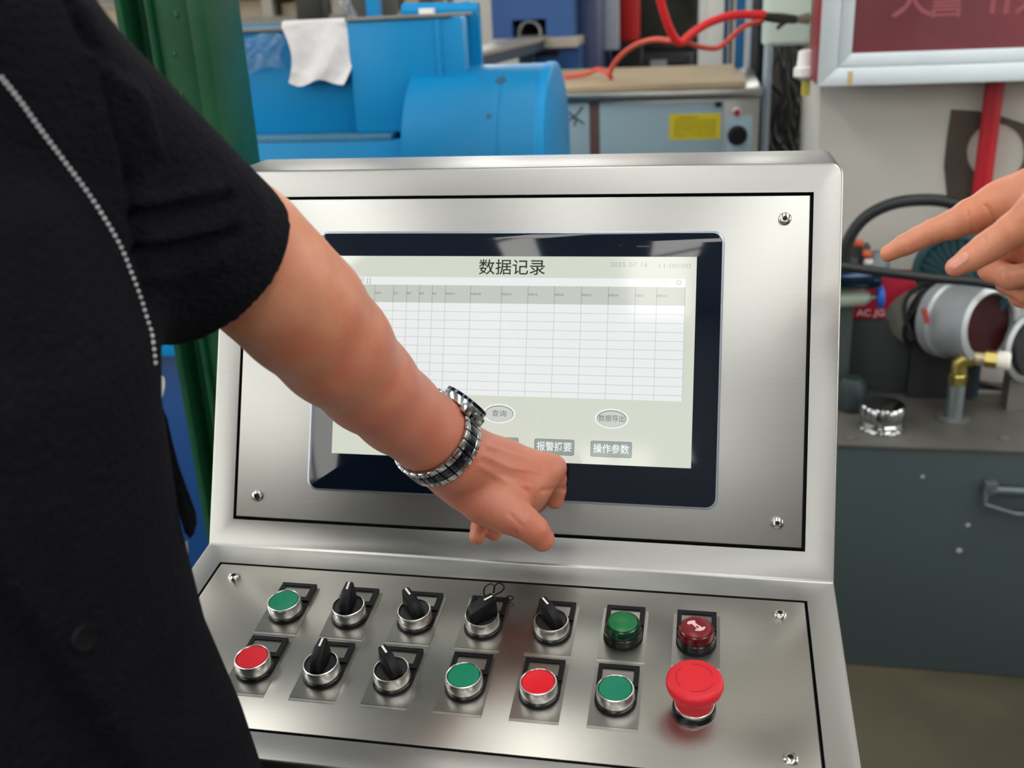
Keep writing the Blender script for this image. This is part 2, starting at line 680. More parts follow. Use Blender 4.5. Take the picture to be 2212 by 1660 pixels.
# ------------------------------------------------------------------ touch screen in the display door
def emat(name, rgb, s=0.92, rough=0.07):
    m = mat(name, (10, 10, 10), rough, emit=rgb, estr=s)
    return m


def build_screen():
    F = FACE_M
    ts = thing('touch_screen', '', '', (0, 0, 0))
    for kk in ('label', 'category'):
        del ts[kk]
    ts.parent = console
    ts['label'] = 'wide touch screen with dark glass border showing a data table'
    rim = mat('screen_rim', (150, 158, 168), 0.3, 0.8)
    g = 0.0030
    MB().prism(rrect(-0.1970, 0.0589, 0.1970, 0.3134, 0.0105), 0.0004, 0.0030, F).build('rim', rim, ts, bevel=0.0006)
    MB().prism(rrect(-0.1950, 0.0609, 0.1950, 0.3114, 0.0090), 0.0012, 0.0036, F).build('glass_border', GLASS, ts, bevel=0.0005)

    def flat(name, pts, n, m, parent=ts):
        b = MB()
        b.add([F @ Vector((x, y, n)) for x, y in pts], [tuple(range(len(pts)))])
        return b.build(name, m, parent, smooth=False)

    def rect(name, x0, y0, x1, y1, n, m, parent=ts):
        return flat(name, [(x0, y0), (x1, y0), (x1, y1), (x0, y1)], n, m, parent)

    n0 = 0.00365
    bg = emat('screen_cream', (220, 224, 210))
    white = emat('screen_white', (243, 246, 245))
    grey = emat('screen_header', (205, 208, 198))
    line = emat('screen_line', (190, 196, 192))
    lined = emat('screen_line_header', (140, 148, 138))
    ink = emat('screen_ink', (50, 68, 62), 0.5)
    faint = emat('screen_faint', (178, 184, 172))
    btn = emat('screen_button', (150, 162, 158))
    btnd = emat('screen_button_edge', (120, 132, 130))
    sw, sb, st = 0.1725, 0.0958, 0.2892
    rect('display', -sw, sb, sw, st, n0, bg)
    rect('toolbar', -0.1628, 0.2612, 0.1628, 0.2689, n0 + 2e-5, white)
    rect('table_header', -0.1628, 0.2441, 0.1628, 0.2612, n0 + 2e-5, grey)
    rect('table_sheet', -0.1628, 0.1564, 0.1628, 0.2441, n0 + 2e-5, white)
    cols = [-0.1348, -0.116, -0.1024, -0.0898, -0.0769, -0.0639, -0.0392, -0.0089, 0.0166, 0.0419, 0.0673, 0.0925, 0.1174, 0.137]
    b = MB()
    bh = MB()
    for x in cols + [0.1627]:
        b.add([F @ Vector(p) for p in ((x - 0.0002, 0.1564, n0 + 4e-5), (x + 0.0002, 0.1564, n0 + 4e-5), (x + 0.0002, 0.2441, n0 + 4e-5), (x - 0.0002, 0.2441, n0 + 4e-5))], [(0, 1, 2, 3)])
        bh.add([F @ Vector(p) for p in ((x - 0.0002, 0.2441, n0 + 4e-5), (x + 0.0002, 0.2441, n0 + 4e-5), (x + 0.0002, 0.2612, n0 + 4e-5), (x - 0.0002, 0.2612, n0 + 4e-5))], [(0, 1, 2, 3)])
    for i in range(1, 11):
        y = 0.2441 - i * 0.00826
        b.add([F @ Vector(p) for p in ((-0.1628, y - 0.0002, n0 + 4e-5), (0.1628, y - 0.0002, n0 + 4e-5), (0.1628, y + 0.0002, n0 + 4e-5), (-0.1628, y + 0.0002, n0 + 4e-5))], [(0, 1, 2, 3)])
    b.build('table_grid', line, ts, smooth=False)['kind'] = 'stuff'
    bh.build('header_grid', lined, ts, smooth=False)['kind'] = 'stuff'

    def txt(name, s, size, x, y, m, bold=0.0, width=None, parent=ts, align='CENTER', n=n0 + 8e-5):
        return link(name, text_mesh(s, size, m, bold, F @ Matrix.Translation((x, y, n)), name, width, align), parent)

    txt('title', '数据记录', 0.0158, 0.0002, 0.2778, ink, 0.0001, width=0.064)
    txt('clock', '2025 07 16', 0.0062, 0.1105, 0.2816, faint, width=0.035)
    txt('clock', '11:00:00', 0.0062, 0.1520, 0.2806, faint, width=0.029)
    txt('toolbar_icon', '▣ []', 0.0056, -0.1458, 0.2650, faint, width=0.013)
    txt('toolbar_icon', '◷', 0.0060, 0.1448, 0.2651, faint)
    txt('toolbar_icon', '◎', 0.0060, 0.1568, 0.2651, faint)
    for x, w in zip(cols, (0.006, 0.004, 0.004, 0.0045, 0.004, 0.009, 0.010, 0.009, 0.0088, 0.0084, 0.0088, 0.009, 0.007, 0.009)):
        txt('column_heading', '数据名称' if w > 0.005 else '编号', 0.0026, x + 0.0004 + w / 2, 0.2528, emat('screen_heading', (120, 126, 112)), width=w)
    for cx, cy, s, w in ((-0.0072, 0.1397, '查询', 0.014), (0.0991, 0.1385, '数据导出', 0.024)):
        o = flat('oval_button', ellipse(cx, cy, 0.0158, 0.0092), n0 + 2e-5, emat('screen_oval_rim', (246, 248, 244)))
        flat('button_shade', ellipse(cx, cy, 0.0138, 0.0077), n0 + 4e-5, btnd, o)
        flat('button_face', ellipse(cx, cy - 0.0003, 0.0132, 0.0072), n0 + 6e-5, emat('screen_oval', (212, 215, 208)), o)
        txt('caption', s, 0.0066, cx, cy - 0.0002, emat('screen_caption', (112, 118, 110)), 0.0, w, o, n=n0 + 9e-5)
    for x0, x1, s in ((-0.027, 0.0124, '生产数据'), (0.0275, 0.0652, '报警摘要'), (0.0803, 0.1186, '操作参数')):
        o = flat('screen_key', rrect(x0, 0.1028, x1, 0.1176, 0.0018), n0 + 2e-5, btnd)
        flat('key_face', rrect(x0 + 0.0006, 0.1034, x1 - 0.0004, 0.1172, 0.0015), n0 + 4e-5, btn, o)
        txt('caption', s, 0.0092, (x0 + x1) / 2, 0.1100, emat('screen_white_text', (250, 252, 250)), 0.00008, 0.033, o, n=n0 + 9e-5)
    MB().prism(rrect(0.1173, 0.2983, 0.1297, 0.2994, 0.0005), 0.0036, 0.0038, F).build('speaker_slot', mat('slot_grey', (60, 62, 66), 0.5), ts)
    MB().prism(ellipse(0.1023, 0.2997, 0.0006, 0.0006, 12), 0.0036, 0.0038, F).build('microphone_hole', mat('hole_brown', (70, 50, 40), 0.5), ts)


build_screen()


# ------------------------------------------------------------------ push buttons, selectors and lamps on the deck
def build_controls():
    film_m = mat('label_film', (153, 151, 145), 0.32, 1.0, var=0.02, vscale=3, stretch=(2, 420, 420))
    strip_m = mat('film_strip', (188, 187, 180), 0.36, 1.0)
    win_m = mat('legend_window', (150, 148, 140), 0.3, 0.9, var=0.06, vscale=200)
    # shared meshes, local frame: x along the console, y up the deck, z out
    b = MB()
    n = 25
    outer = [(0.0165 * math.cos(math.radians(a)), 0.0165 * math.sin(math.radians(a))) for a in np.linspace(-180, 0, n)] + [(0.0165, 0.0356), (-0.0165, 0.0356)]
    b.prism(outer, 0.0003, 0.0018)
    plate = b.mesh('legend_plate', BLACK, bevel=0.0003, smooth=False)
    fr = MB()
    ring_mesh(fr, [(-0.0165, 0.0130), (0.0165, 0.0130), (0.0165, 0.0356), (-0.0165, 0.0356)], [(-0.0128, 0.0176), (0.0124, 0.0176), (0.0124, 0.0314), (-0.0128, 0.0314)], 0.0017, 0.0036)
    framem = fr.mesh('legend_frame', BLACK, smooth=False)
    window = MB().box((-0.0135, 0.0170, 0.0018), (0.0132, 0.0322, 0.0022)).mesh('legend_window', win_m, smooth=False)
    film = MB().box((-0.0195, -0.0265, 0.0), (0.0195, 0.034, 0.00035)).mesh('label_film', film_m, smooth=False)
    strip = MB().box((-0.0195, -0.0295, 0.0), (0.0195, -0.0270, 0.0003)).mesh('film_strip', strip_m, smooth=False)
    seat = MB().lathe([(0.0160, 0.0016), (0.0160, 0.0032), (0.0152, 0.0038)]).mesh('seat_ring', BLACKG)
    collar = MB().lathe([(0.0147, 0.0036), (0.0150, 0.0048), (0.0150, 0.0125), (0.0144, 0.0140), (0.0136, 0.0142), (0.0130, 0.0134), (0.0128, 0.0090)], n=56).mesh('collar', CHROME)
    caps = {}
    for nm, c in (('green', (0, 118, 88)), ('red', (206, 22, 38))):
        caps[nm] = MB().lathe([(0.0127, 0.0090), (0.0127, 0.0133), (0.0121, 0.0140), (0.0085, 0.0137), (0.003, 0.0135)], n=48).mesh('cap', mat('cap_' + nm, c, 0.36))
    well = MB().lathe([(0.0129, 0.0085), (0.0129, 0.0118), (0.0122, 0.0124)], n=48).mesh('rotor', mat('rotor_black', (34, 32, 31), 0.5))

    def lever(w=0.0046, wide=False):
        p = MB()
        # long fin: cross-section in x, profile in yz
        l0, l1 = (-0.0118, 0.0132) if not wide else (-0.0128, 0.0132)
        secs = [(l0, 0.0122, 0.0185), (l0 + 0.003, 0.0122, 0.0235), (0.002, 0.0122, 0.0285), (l1 - 0.0015, 0.0122, 0.0305), (l1, 0.0122, 0.0290)]
        vs, fs = [], []
        for y, z0, z1 in secs:
            f = 1.0 if abs(y) < 0.010 else 0.72
            vs += [(-w * f * 1.15, y, z0), (w * f * 1.15, y, z0), (w * f * 0.8, y, z1), (-w * f * 0.8, y, z1)]
        for i in range(len(secs) - 1):
            a, c = 4 * i, 4 * i + 4
            fs += [(a, a + 1, c + 1, c), (a + 1, a + 2, c + 2, c + 1), (a + 2, a + 3, c + 3, c + 2), (a + 3, a, c, c + 3)]
        fs += [(3, 2, 1, 0), (16, 17, 18, 19)]
        p.add(vs, fs)
        return p.mesh('lever', BLACK, bevel=0.0009)

    lev, levw = lever(0.0054), lever(0.0072, True)
    mk = MB()
    mk.add([(-0.0009, 0.0035, 0.02905), (0.0009, 0.0035, 0.02905), (0.0009, 0.0112, 0.03062), (-0.0009, 0.0112, 0.03062)], [(0, 1, 2, 3)])
    mk.add([(-0.0009, 0.0035, 0.0285), (-0.0009, 0.0112, 0.0300), (0.0009, 0.0112, 0.0300), (0.0009, 0.0035, 0.0285)], [(0, 1, 2, 3)])
    mark = mk.mesh('pointer_mark', WHITE, smooth=False)

    lamp_base = MB().lathe([(0.0158, 0.0016), (0.0158, 0.0085), (0.0150, 0.0092), (0.0140, 0.0092)], n=48).mesh('lamp_base', BLACKG)
    lens_prof = [(0.0146, 0.0088), (0.0146, 0.0150), (0.0140, 0.0166), (0.0128, 0.0172), (0.0124, 0.0170), (0.0040, 0.0169)]
    lens_g = MB().lathe(lens_prof, n=48).mesh('lens', mat('lens_green', (6, 46, 28), 0.2))
    face_g = MB().lathe([(0.0119, 0.0166), (0.0119, 0.0174), (0.0112, 0.0177)], n=48).mesh('lens_face', mat('lens_green_face', (10, 104, 52), 0.3))
    lens_r = MB().lathe(lens_prof, n=48).mesh('lens', mat('lens_red', (84, 5, 16), 0.2))
    face_r = MB().lathe([(0.0124, 0.0166), (0.0122, 0.0175), (0.0112, 0.0180), (0.004, 0.0183)], n=48).mesh('lens_face', mat('lens_red_face', (110, 6, 18), 0.3))
    eb = MB().lathe([(0.0166, 0.0), (0.0166, 0.0040), (0.0160, 0.0050), (0.0150, 0.0050)], n=48).mesh('base_ring', BLACKG)
    ec = MB().lathe([(0.0152, 0.0045), (0.0152, 0.0075), (0.0145, 0.0080)], n=48).mesh('neck_ring', CHROME)
    red = mat('mushroom_red', (206, 24, 38), 0.5)
    eh = MB().lathe([(0.0140, 0.0070), (0.0148, 0.0080), (0.0150, 0.0150), (0.0160, 0.0190), (0.0185, 0.0215), (0.0208, 0.0240), (0.0217, 0.0275), (0.0214, 0.0305), (0.0200, 0.0325), (0.0175, 0.0335), (0.0140, 0.0337), (0.005, 0.0339)], n=64).mesh('mushroom_head', red)

    rows = [(0.0885, [('button', 'green'), ('selector', 0), ('selector', -44), ('selector_wide', 56), ('selector', -44), ('lamp', 'green'), ('lamp', 'red')]),
            (0.1590, [('button', 'red'), ('selector', 4), ('selector', -44), ('button', 'green'), ('button', 'red'), ('button', 'green'), ('estop', 0)])]
    for v, items in rows:
        for i, (kind, a) in enumerate(items):
            u = -0.1815 + i * 0.0605
            M = DECK_M @ Matrix.Translation((u, -v - (0.002 if kind == 'estop' else 0), 0.0002))
            nm = {'button': 'push_button', 'selector': 'selector_switch', 'selector_wide': 'selector_switch', 'lamp': 'indicator_lamp', 'estop': 'emergency_stop_button'}[kind]
            e = bpy.data.objects.new(nm, None)
            e.empty_display_size = 0.01
            COL.objects.link(e)
            e.parent = console
            e.matrix_basis = M
            if kind == 'estop':
                e['label'] = 'red mushroom emergency stop button'
                for p, me in (('base_ring', eb), ('neck_ring', ec), ('mushroom_head', eh)):
                    link(p, me, e)
                arr = MB()
                for a0 in (20, 140, 260):
                    pts = [Vector((0.0140 * math.cos(math.radians(a0 + t)), 0.0140 * math.sin(math.radians(a0 + t)), 0.0337)) for t in np.linspace(0, 82, 12)]
                    arr.tube(pts, 0.0004, 6)
                arr.build('arrow_groove', mat('groove_dark_red', (150, 14, 28), 0.5), e)
                continue
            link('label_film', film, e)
            link('film_strip', strip, e)
            link('legend_plate', plate, e)
            link('legend_frame', framem, e)
            link('legend_window', window, e)
            if kind == 'lamp':
                e['label'] = '%s round indicator lamp' % a
                link('lamp_base', lamp_base, e)
                link('lens', lens_g if a == 'green' else lens_r, e)
                link('lens_face', face_g if a == 'green' else face_r, e)
                if a == 'red':
                    mkm = mat('lamp_print', (214, 184, 188), 0.5)
                    pm = MB()
                    pm.prism([(-0.0078, 0.0030), (-0.0068, 0.0052), (-0.0040, 0.0066), (-0.0012, 0.0068), (-0.0010, 0.0040), (0.0010, 0.0020), (0.0040, 0.0000), (0.0046, -0.0012), (0.0062, 0.0006), (0.0074, -0.0004), (0.0060, -0.0034), (0.0030, -0.0050), (-0.0006, -0.0052), (-0.0012, -0.0040), (0.0006, -0.0028), (-0.0016, 0.0000), (-0.0038, 0.0026), (-0.0054, 0.0022), (-0.0066, 0.0018)], 0.0175, 0.0185)
                    o = pm.build('printed_mark', mkm, e, smooth=False)
                    MB().prism([(0.0, 0.0006), (0.0020, -0.0008), (0.0014, -0.0020), (-0.0004, -0.0008)], 0.0180, 0.0187).build('mark_hole', mat('lens_red_hole', (90, 6, 18), 0.3), e, smooth=False)
                continue
            link('seat_ring', seat, e)
            link('collar', collar, e)
            if kind == 'button':
                e['label'] = '%s flat push button in a chrome collar' % a
                link('cap', caps[a], e)
            else:
                e['label'] = 'black lever selector switch with white pointer line'
                link('rotor', well, e)
                for p, me in (('lever', levw if kind == 'selector_wide' else lev), ('pointer_mark', mark)):
                    o = link(p, me, e)
                    o.rotation_euler.z = math.radians(-a)


build_controls()

# thin black wire looped behind the wide selector
wl = []
for px, py, hgt in ((1049, 1292, .004), (1045, 1280, .010), (1049, 1268, .016), (1060, 1262, .020), (1068, 1268, .020), (1066, 1282, .014), (1069, 1266, .021), (1079, 1260, .024), (1089, 1268, .022), (1084, 1278, .017), (1068, 1287, .010), (1062, 1296, .003)):
    d = ray(px, py)
    N = np.array([0, -math.sin(TILT_DECK), math.cos(TILT_DECK)])
    P = np.array(deck_pt(0, 0, hgt))
    wl.append(CAM + d * (((P - CAM) @ N) / (d @ N)))
wb = MB().tube(spline(wl, 6), 0.0007, 8)
wl2 = []
for px, py, hgt in ((1088, 1297, .0015), (1094, 1291, .004), (1102, 1288, .006), (1109, 1292, .004), (1104, 1297, .002), (1097, 1296, .002)):
    d = ray(px, py)
    P = np.array(deck_pt(0, 0, hgt))
    wl2.append(CAM + d * (((P - CAM) @ N) / (d @ N)))
wire = wb.build('wire_loop', BLACK)
tag(wire, 'thin black wire bent into two loops behind the wide selector lever', 'wire')
tag(MB().tube(spline(wl2, 5), 0.0006, 8).build('wire_curl', BLACK), 'tiny black wire curl lying at the legend corner of the wide selector', 'wire')


# ------------------------------------------------------------------ green steel column
def build_column():
    G = mat('green_paint', (16, 68, 42), 0.38, rgb2=(22, 80, 50), vscale=9, bump=0.5, bscale=26)
    Y = 0.62
    xl, xr = at(252, 0, Y).x, at(438, 0, Y).x
    w = xr - xl
    t = thing('steel_column', 'green painted steel column standing behind the console with paint runs', 'column', ((xl + xr) / 2, Y + .06, 0))
    MB().box((xl, Y + 0.045, 0.012), (xl + 0.30 * w, Y + 0.058, 6.48)).build('web', G, t)
    MB().box((xl - 0.006, Y + 0.0, 0.012), (xl + 0.006, Y + 0.12, 6.48)).build('flange', G, t, bevel=0.002)
    MB().box((xl + 0.28 * w, Y + 0.004, 0.012), (xl + 0.36 * w, Y + 0.06, 6.48)).build('rib', G, t, bevel=0.006)
    MB().box((xl + 0.36 * w, Y + 0.012, 0.012), (xl + 0.80 * w, Y + 0.06, 6.48)).build('face_plate', G, t, bevel=0.003)
    MB().box((xl + 0.80 * w, Y + 0.0, 0.012), (xr, Y + 0.12, 6.48)).build('flange', G, t, bevel=0.003)
    MB().box((xl - 0.05, Y - 0.04, 0), (xr + 0.05, Y + 0.16, 0.012)).build('foot_plate', G, t)
    # thick paint runs down the face plate
    rng = random.Random(3)
    for _ in range(34):
        z = rng.uniform(1.12, 1.75)
        x = xl + w * (0.58 + 0.10 * math.sin(z * 9) + rng.uniform(-0.06, 0.06))
        r = rng.uniform(0.0016, 0.0034)
        MB().lathe([(0.0001, -1.6 * r), (0.8 * r, -1.2 * r), (r, 0), (0.6 * r, 1.3 * r), (0.0001, 1.8 * r)], Matrix.Translation((x, Y + 0.012, z)), 10).build('paint_run', G, t)


build_column()


# ------------------------------------------------------------------ big blue machine behind the console
BLUE = mat('blue_enamel', (0, 128, 187), 0.42, var=0.06, vscale=3, bump=0.06, bscale=60, spec=0.3)
BLUE_SHADED = mat('blue_enamel_shaded', (0, 62, 122), 0.42, var=0.06, vscale=3)  # same blue enamel, with the shade of the recessed base put into the colour


def build_blue():
    Y = 1.30
    t = thing('blue_machine', 'bright blue enamelled machine with a large horizontal drum behind the console', 'machine', at(830, 330, Y + .2).xy.to_3d())
    x0, x1, _, ztop = pbounds(456, 58, 1012, 290, Y)
    zl = at(700, 287, Y).z
    xm = at(783, 200, Y).x
    MB().box((x0, Y, zl), (xm, Y + 0.02, at(620, 66, Y).z)).build('back_plate', BLUE, t, bevel=0.003)
    MB().box((xm - 0.012, Y - 0.03, zl), (x1, Y + 0.02, at(900, 40, Y - 0.03).z)).build('raised_plate', BLUE, t, bevel=0.006)
    MB().box((x1 - 0.055, Y - 0.036, zl), (x1 - 0.045, Y + 0.02, at(960, 40, Y).z)).build('rib', BLUE, t, bevel=0.002)
    MB().box((x0, Y - 0.004, zl), (x0 + 0.012, Y + 0.02, at(470, 100, Y).z)).build('rib', BLUE, t, bevel=0.002)
    top_m = mat('bare_top_edge', (120, 122, 118), 0.5, 0.3)
    zt = at(620, 66, Y).z
    MB().box((x0, Y - 0.012, zt), (xm, Y + 0.16, zt + 0.008)).build('top_edge', top_m, t, bevel=0.001)
    zt2 = at(900, 40, Y - 0.03).z
    MB().box((xm - 0.012, Y - 0.034, zt2), (x1 - 0.02, Y + 0.16, zt2 + 0.007)).build('top_edge', top_m, t, bevel=0.001)
    MB().box((x0, Y + 0.13, 0.2), (x1, Y + 0.15, zt2)).build('rear_plate', BLUE, t)
    # ledge with a weld seam and the lower casing down to the floor
    MB().box((x0, Y - 0.05, zl - 0.012), (at(860, 290, Y).x, Y + 0.02, zl)).build('ledge', mat('seam_grey_blue', (66, 120, 150), 0.5, var=0.2, vscale=120), t, bevel=0.001)
    MB().box((x0, Y - 0.05, 0.62), (at(1010, 320, Y).x, Y + 0.14, zl - 0.012)).build('lower_casing', BLUE, t, bevel=0.004)
    xl0 = at(120, 745, 1.12).x
    za, zb = at(350, 718, 1.12).z, at(350, 772, 1.12).z
    MB().box((xl0, 1.12, zb), (x1, 1.42, za)).build('base_beam', BLUE, t, bevel=0.006)
    MB().box((xl0, 1.17, 0.0), (x1, 1.40, zb)).build('base_casing', BLUE_SHADED, t, bevel=0.006)
    MB().box((x0, Y - 0.03, za), (x1 - 0.1, Y + 0.1, 0.64)).build('neck_casing', BLUE_SHADED, t)
    # drum
    yc, R = 1.34, 0.185
    dist = yc - CAM[1]
    top = at(1040, 140, yc)
    zc = top.z - R
    xa, xb = at(905, 145, yc).x, at(1190, 142, yc).x
    M = Matrix.Translation((xa, yc, zc)) @ Matrix.Rotation(math.radians(90), 4, 'Y')
    L = xb - xa
    drum_m = mat('drum_blue', (0, 117, 170), 0.36, var=0.07, vscale=5, spec=0.4)
    MB().lathe([(R - 0.006, 0), (R, 0.004), (R, L * 0.70), (R - 0.0012, L * 0.703), (R - 0.0012, L * 0.71), (R, L * 0.713), (R, L - 0.01)], M, 72).build('drum', drum_m, t)
    MB().lathe([(R - 0.002, L - 0.012), (R + 0.002, L - 0.008), (R + 0.002, L + 0.008), (R - 0.008, L + 0.012)], M, 72).build('drum_flange', BLUE, t, bevel=0.001)
    for px, py, r in ((1070, 178, 0.012), (1058, 250, 0.006)):
        p = at(px, py, yc - R * 0.8)
        a = math.acos(min(1, max(-1, (p.z - zc) / R)))
        q = Vector((p.x, yc - R * math.sin(a), zc + R * math.cos(a)))
        nrm = Vector((0, -math.sin(a), math.cos(a)))
        Mx = Matrix.Translation(q) @ nrm.to_track_quat('Z', 'Y').to_matrix().to_4x4()
        MB().lathe([(r, -0.001), (r * 0.9, 0.0012), (r * 0.3, 0.0008)], Mx, 16).build('smudge', mat('drum_smudge', (40, 78, 104), 0.6), t)
    for i in range(4):
        MB().box((xa - 0.02 + i * L * 0.3, yc - 0.06, zl - 0.06), (xa + i * L * 0.3, yc + 0.02, zc - 0.1)).build('saddle', BLUE, t)
    # clamp tube on top, at the right end
    p0, p1 = at(872, 26, 1.5), at(1034, 24, 1.5)
    MB().tube([p0, p0.lerp(p1, .5), p1], 0.019, 20).build('clamp_tube', BLUE, t)
    MB().tube([at(868, 34, 1.5), at(1015, 12, 1.5)], 0.010, 14).build('clamp_rod', BLUE, t)
    pbox(790, -30, 815, 42, 1.5, 0.03).build('clamp_post', BLUE, t)
    pbox(905, 18, 935, 42, 1.42, 0.02).build('clamp_tag', mat('tag_white', (220, 218, 212), 0.6), t, bevel=0.001)
    return Y


BY = build_blue()


def build_foam():
    Y = BY - 0.012
    fm = mat('foam_white', (222, 220, 222), 0.7, var=0.04, vscale=60, bump=0.5, bscale=160, sss=0.2)
    outline_t = [(607, 57), (640, 58), (680, 60), (720, 58), (755, 60)]
    outline_b = [(622, 172), (650, 178), (690, 182), (715, 180), (742, 183)]
    nu, nv = 22, 18
    rng = random.Random(5)
    vs, fs = [], []
    for side in (0, 1):
        for j in range(nv + 1):
            f = j / nv
            for i in range(nu + 1):
                g = i / nu
                L = 607 + 16 * f + 14 * math.sin(f * 3.1)
                R = 758 + 12 * math.sin(f * 2.6) - 22 * f * f
                px = L + (R - L) * g
                py = 57 + 4 * math.sin(g * 7) + (122 + 4 * math.sin(g * 9)) * f
                bul = 0.012 + 0.012 * f + 0.004 * math.sin(g * 9 + f * 4) + (0.004 * rng.random() if f > .75 else 0.001 * rng.random())
                vs.append(at(px, py, Y - bul + (0.004 if side else 0)))
    n = (nu + 1) * (nv + 1)
    for s in (0, 1):
        for j in range(nv):
            for i in range(nu):
                a = s * n + j * (nu + 1) + i
                q = (a, a + 1, a + nu + 2, a + nu + 1)
                fs.append(q if s else q[::-1])
    ring = [i for i in range(nu)] + [j * (nu + 1) + nu for j in range(nv)] + [nv * (nu + 1) + i for i in range(nu, 0, -1)] + [j * (nu + 1) for j in range(nv, 0, -1)]
    for a, b in zip(ring, ring[1:] + ring[:1]):
        fs.append((a, b, b + n, a + n))
    b = MB()
    b.add(vs, fs)
    # fold over the top edge of the plate
    zt = at(680, 60, Y).z
    tag(b.build('foam_sheet', fm), 'crumpled white foam sheet draped over the edge of the blue machine', 'foam sheet')
    fold = MB()
    x0, x1 = at(610, 58, Y).x, at(754, 58, Y).x
    fold.box((x0, Y - 0.008, zt - 0.004), (x1, Y + 0.10, zt + 0.016))
    # clear film beside it
    cm = mat('clear_film', (235, 242, 248), 0.12, trans=0.95, ior=1.25, bump=1.0, bscale=40)
    vs, fs = [], []
    nu, nv = 24, 16
    for j in range(nv + 1):
        for i in range(nu + 1):
            g, f = i / nu, j / nv
            px, py = 488 + 122 * g + 6 * math.sin(f * 8), 78 + 74 * f + 8 * math.sin(g * 6)
            vs.append(at(px, py, Y - 0.006 - 0.006 * abs(math.sin(g * 11 + f * 5)) - 0.005 * rng.random()))
    for j in range(nv):
        for i in range(nu):
            a = j * (nu + 1) + i
            fs.append((a, a + 1, a + nu + 2, a + nu + 1))
    c = MB()
    c.add(vs, fs)
    o = c.build('plastic_film', cm, smooth=False)
    sol = o.modifiers.new('thickness', 'SOLIDIFY')
    sol.thickness = 0.0004
    tag(o, 'crinkled clear plastic film stuck on the blue plate beside the foam', 'plastic film')
    bpy.data.meshes.remove(bpy.data.meshes.new('x'))
    fold.build('folded_edge', fm, bpy.data.objects['foam_sheet'], bevel=0.006)


build_foam()


# ------------------------------------------------------------------ things behind: dark blue machine, bench, hoses, cabinet
def build_far_machine():
    Y = 3.0
    navy = mat('navy_enamel', (46, 84, 142), 0.4, var=0.06, vscale=3)
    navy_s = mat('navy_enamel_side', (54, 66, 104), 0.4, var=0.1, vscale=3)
    t = thing('cutting_machine', 'dark blue machine housing with a square feed opening and roller rail', 'machine', at(1150, 200, Y + .3).xy.to_3d())
    x0, x1, zb, zt = pbounds(1056, -260, 1236, 82, Y)
    o0, o1, ob, ot = pbounds(1106, 42, 1180, 82, Y)
    b = MB().box((x0, Y, zb), (o0, Y + 0.5, zt)).build('housing_side', navy, t)
    MB().box((o1, Y, zb), (x1, Y + 0.5, zt)).build('housing_side', navy, t)
    MB().box((o0, Y, ot), (o1, Y + 0.5, zt)).build('housing_front', navy, t)
    MB().box((o0, Y + 0.2, ob - .02), (o1, Y + 0.3, ot)).build('opening_back', DARK, t)
    p = at(1150, 70, Y + 0.1)
    M = Matrix.Translation(p) @ Matrix.Rotation(math.radians(90), 4, 'X')
    MB().lathe([(0.036, -0.02), (0.036, 0.06), (0.045, 0.06), (0.045, -0.02)], M, 28, close=False).build('feed_tube', mat('feed_grey', (150, 150, 146), 0.4, 0.6), t)
    MB().box((x0 + 0.10, Y - 0.02, 0), (x1 + 0.02, Y + 0.5, zb - 0.03)).build('lower_housing', mat('navy_lower', (24, 72, 128), 0.4), t)
    s0, s1, sb, stp = pbounds(1120, 90, 1206, 130, Y - 0.03)
    MB().box((s0, Y - 0.05, zb - 0.035), (x1 + 0.02, Y + 0.4, zb)).build('tray', mat('tray_beige', (168, 160, 146), 0.6), t)
    MB().box((s0, Y - 0.025, at(1160, 122, Y).z), (s1, Y - 0.019, at(1160, 110, Y).z)).build('slot', DARK, t)
    x2 = at(1306, 100, Y + 0.4).x
    MB().box((x1, Y + 0.15, 0), (x2, Y + 1.2, zt)).build('side_housing', navy_s, t, bevel=0.01)
    a, c = at(1005, 122, 2.3), at(1172, 82, 3.1)
    d = (c - a).normalized()
    side = d.cross(Vector((0, 0, 1))).normalized()
    up = side.cross(d)
    Mr = frame(a, d, side, up)
    Ln = (c - a).length
    steel = mat('rail_dark', (52, 66, 86), 0.45, 0.3)
    MB().box((0, -0.05, -0.035), (Ln, 0.05, 0.0), Mr).build('rail', steel, t)
    MB().box((0, -0.06, 0.0), (Ln, 0.06, 0.012), Mr).build('rail_top', mat('rail_top', (150, 146, 138), 0.5, 0.3), t)
    for k in (0.12, 0.75):
        q = Mr @ Vector((k * Ln, 0, -0.03))
        MB().box((q.x - 0.025, q.y - 0.025, 0), (q.x + 0.025, q.y + 0.025, q.z)).build('rail_leg', steel, t)


build_far_machine()


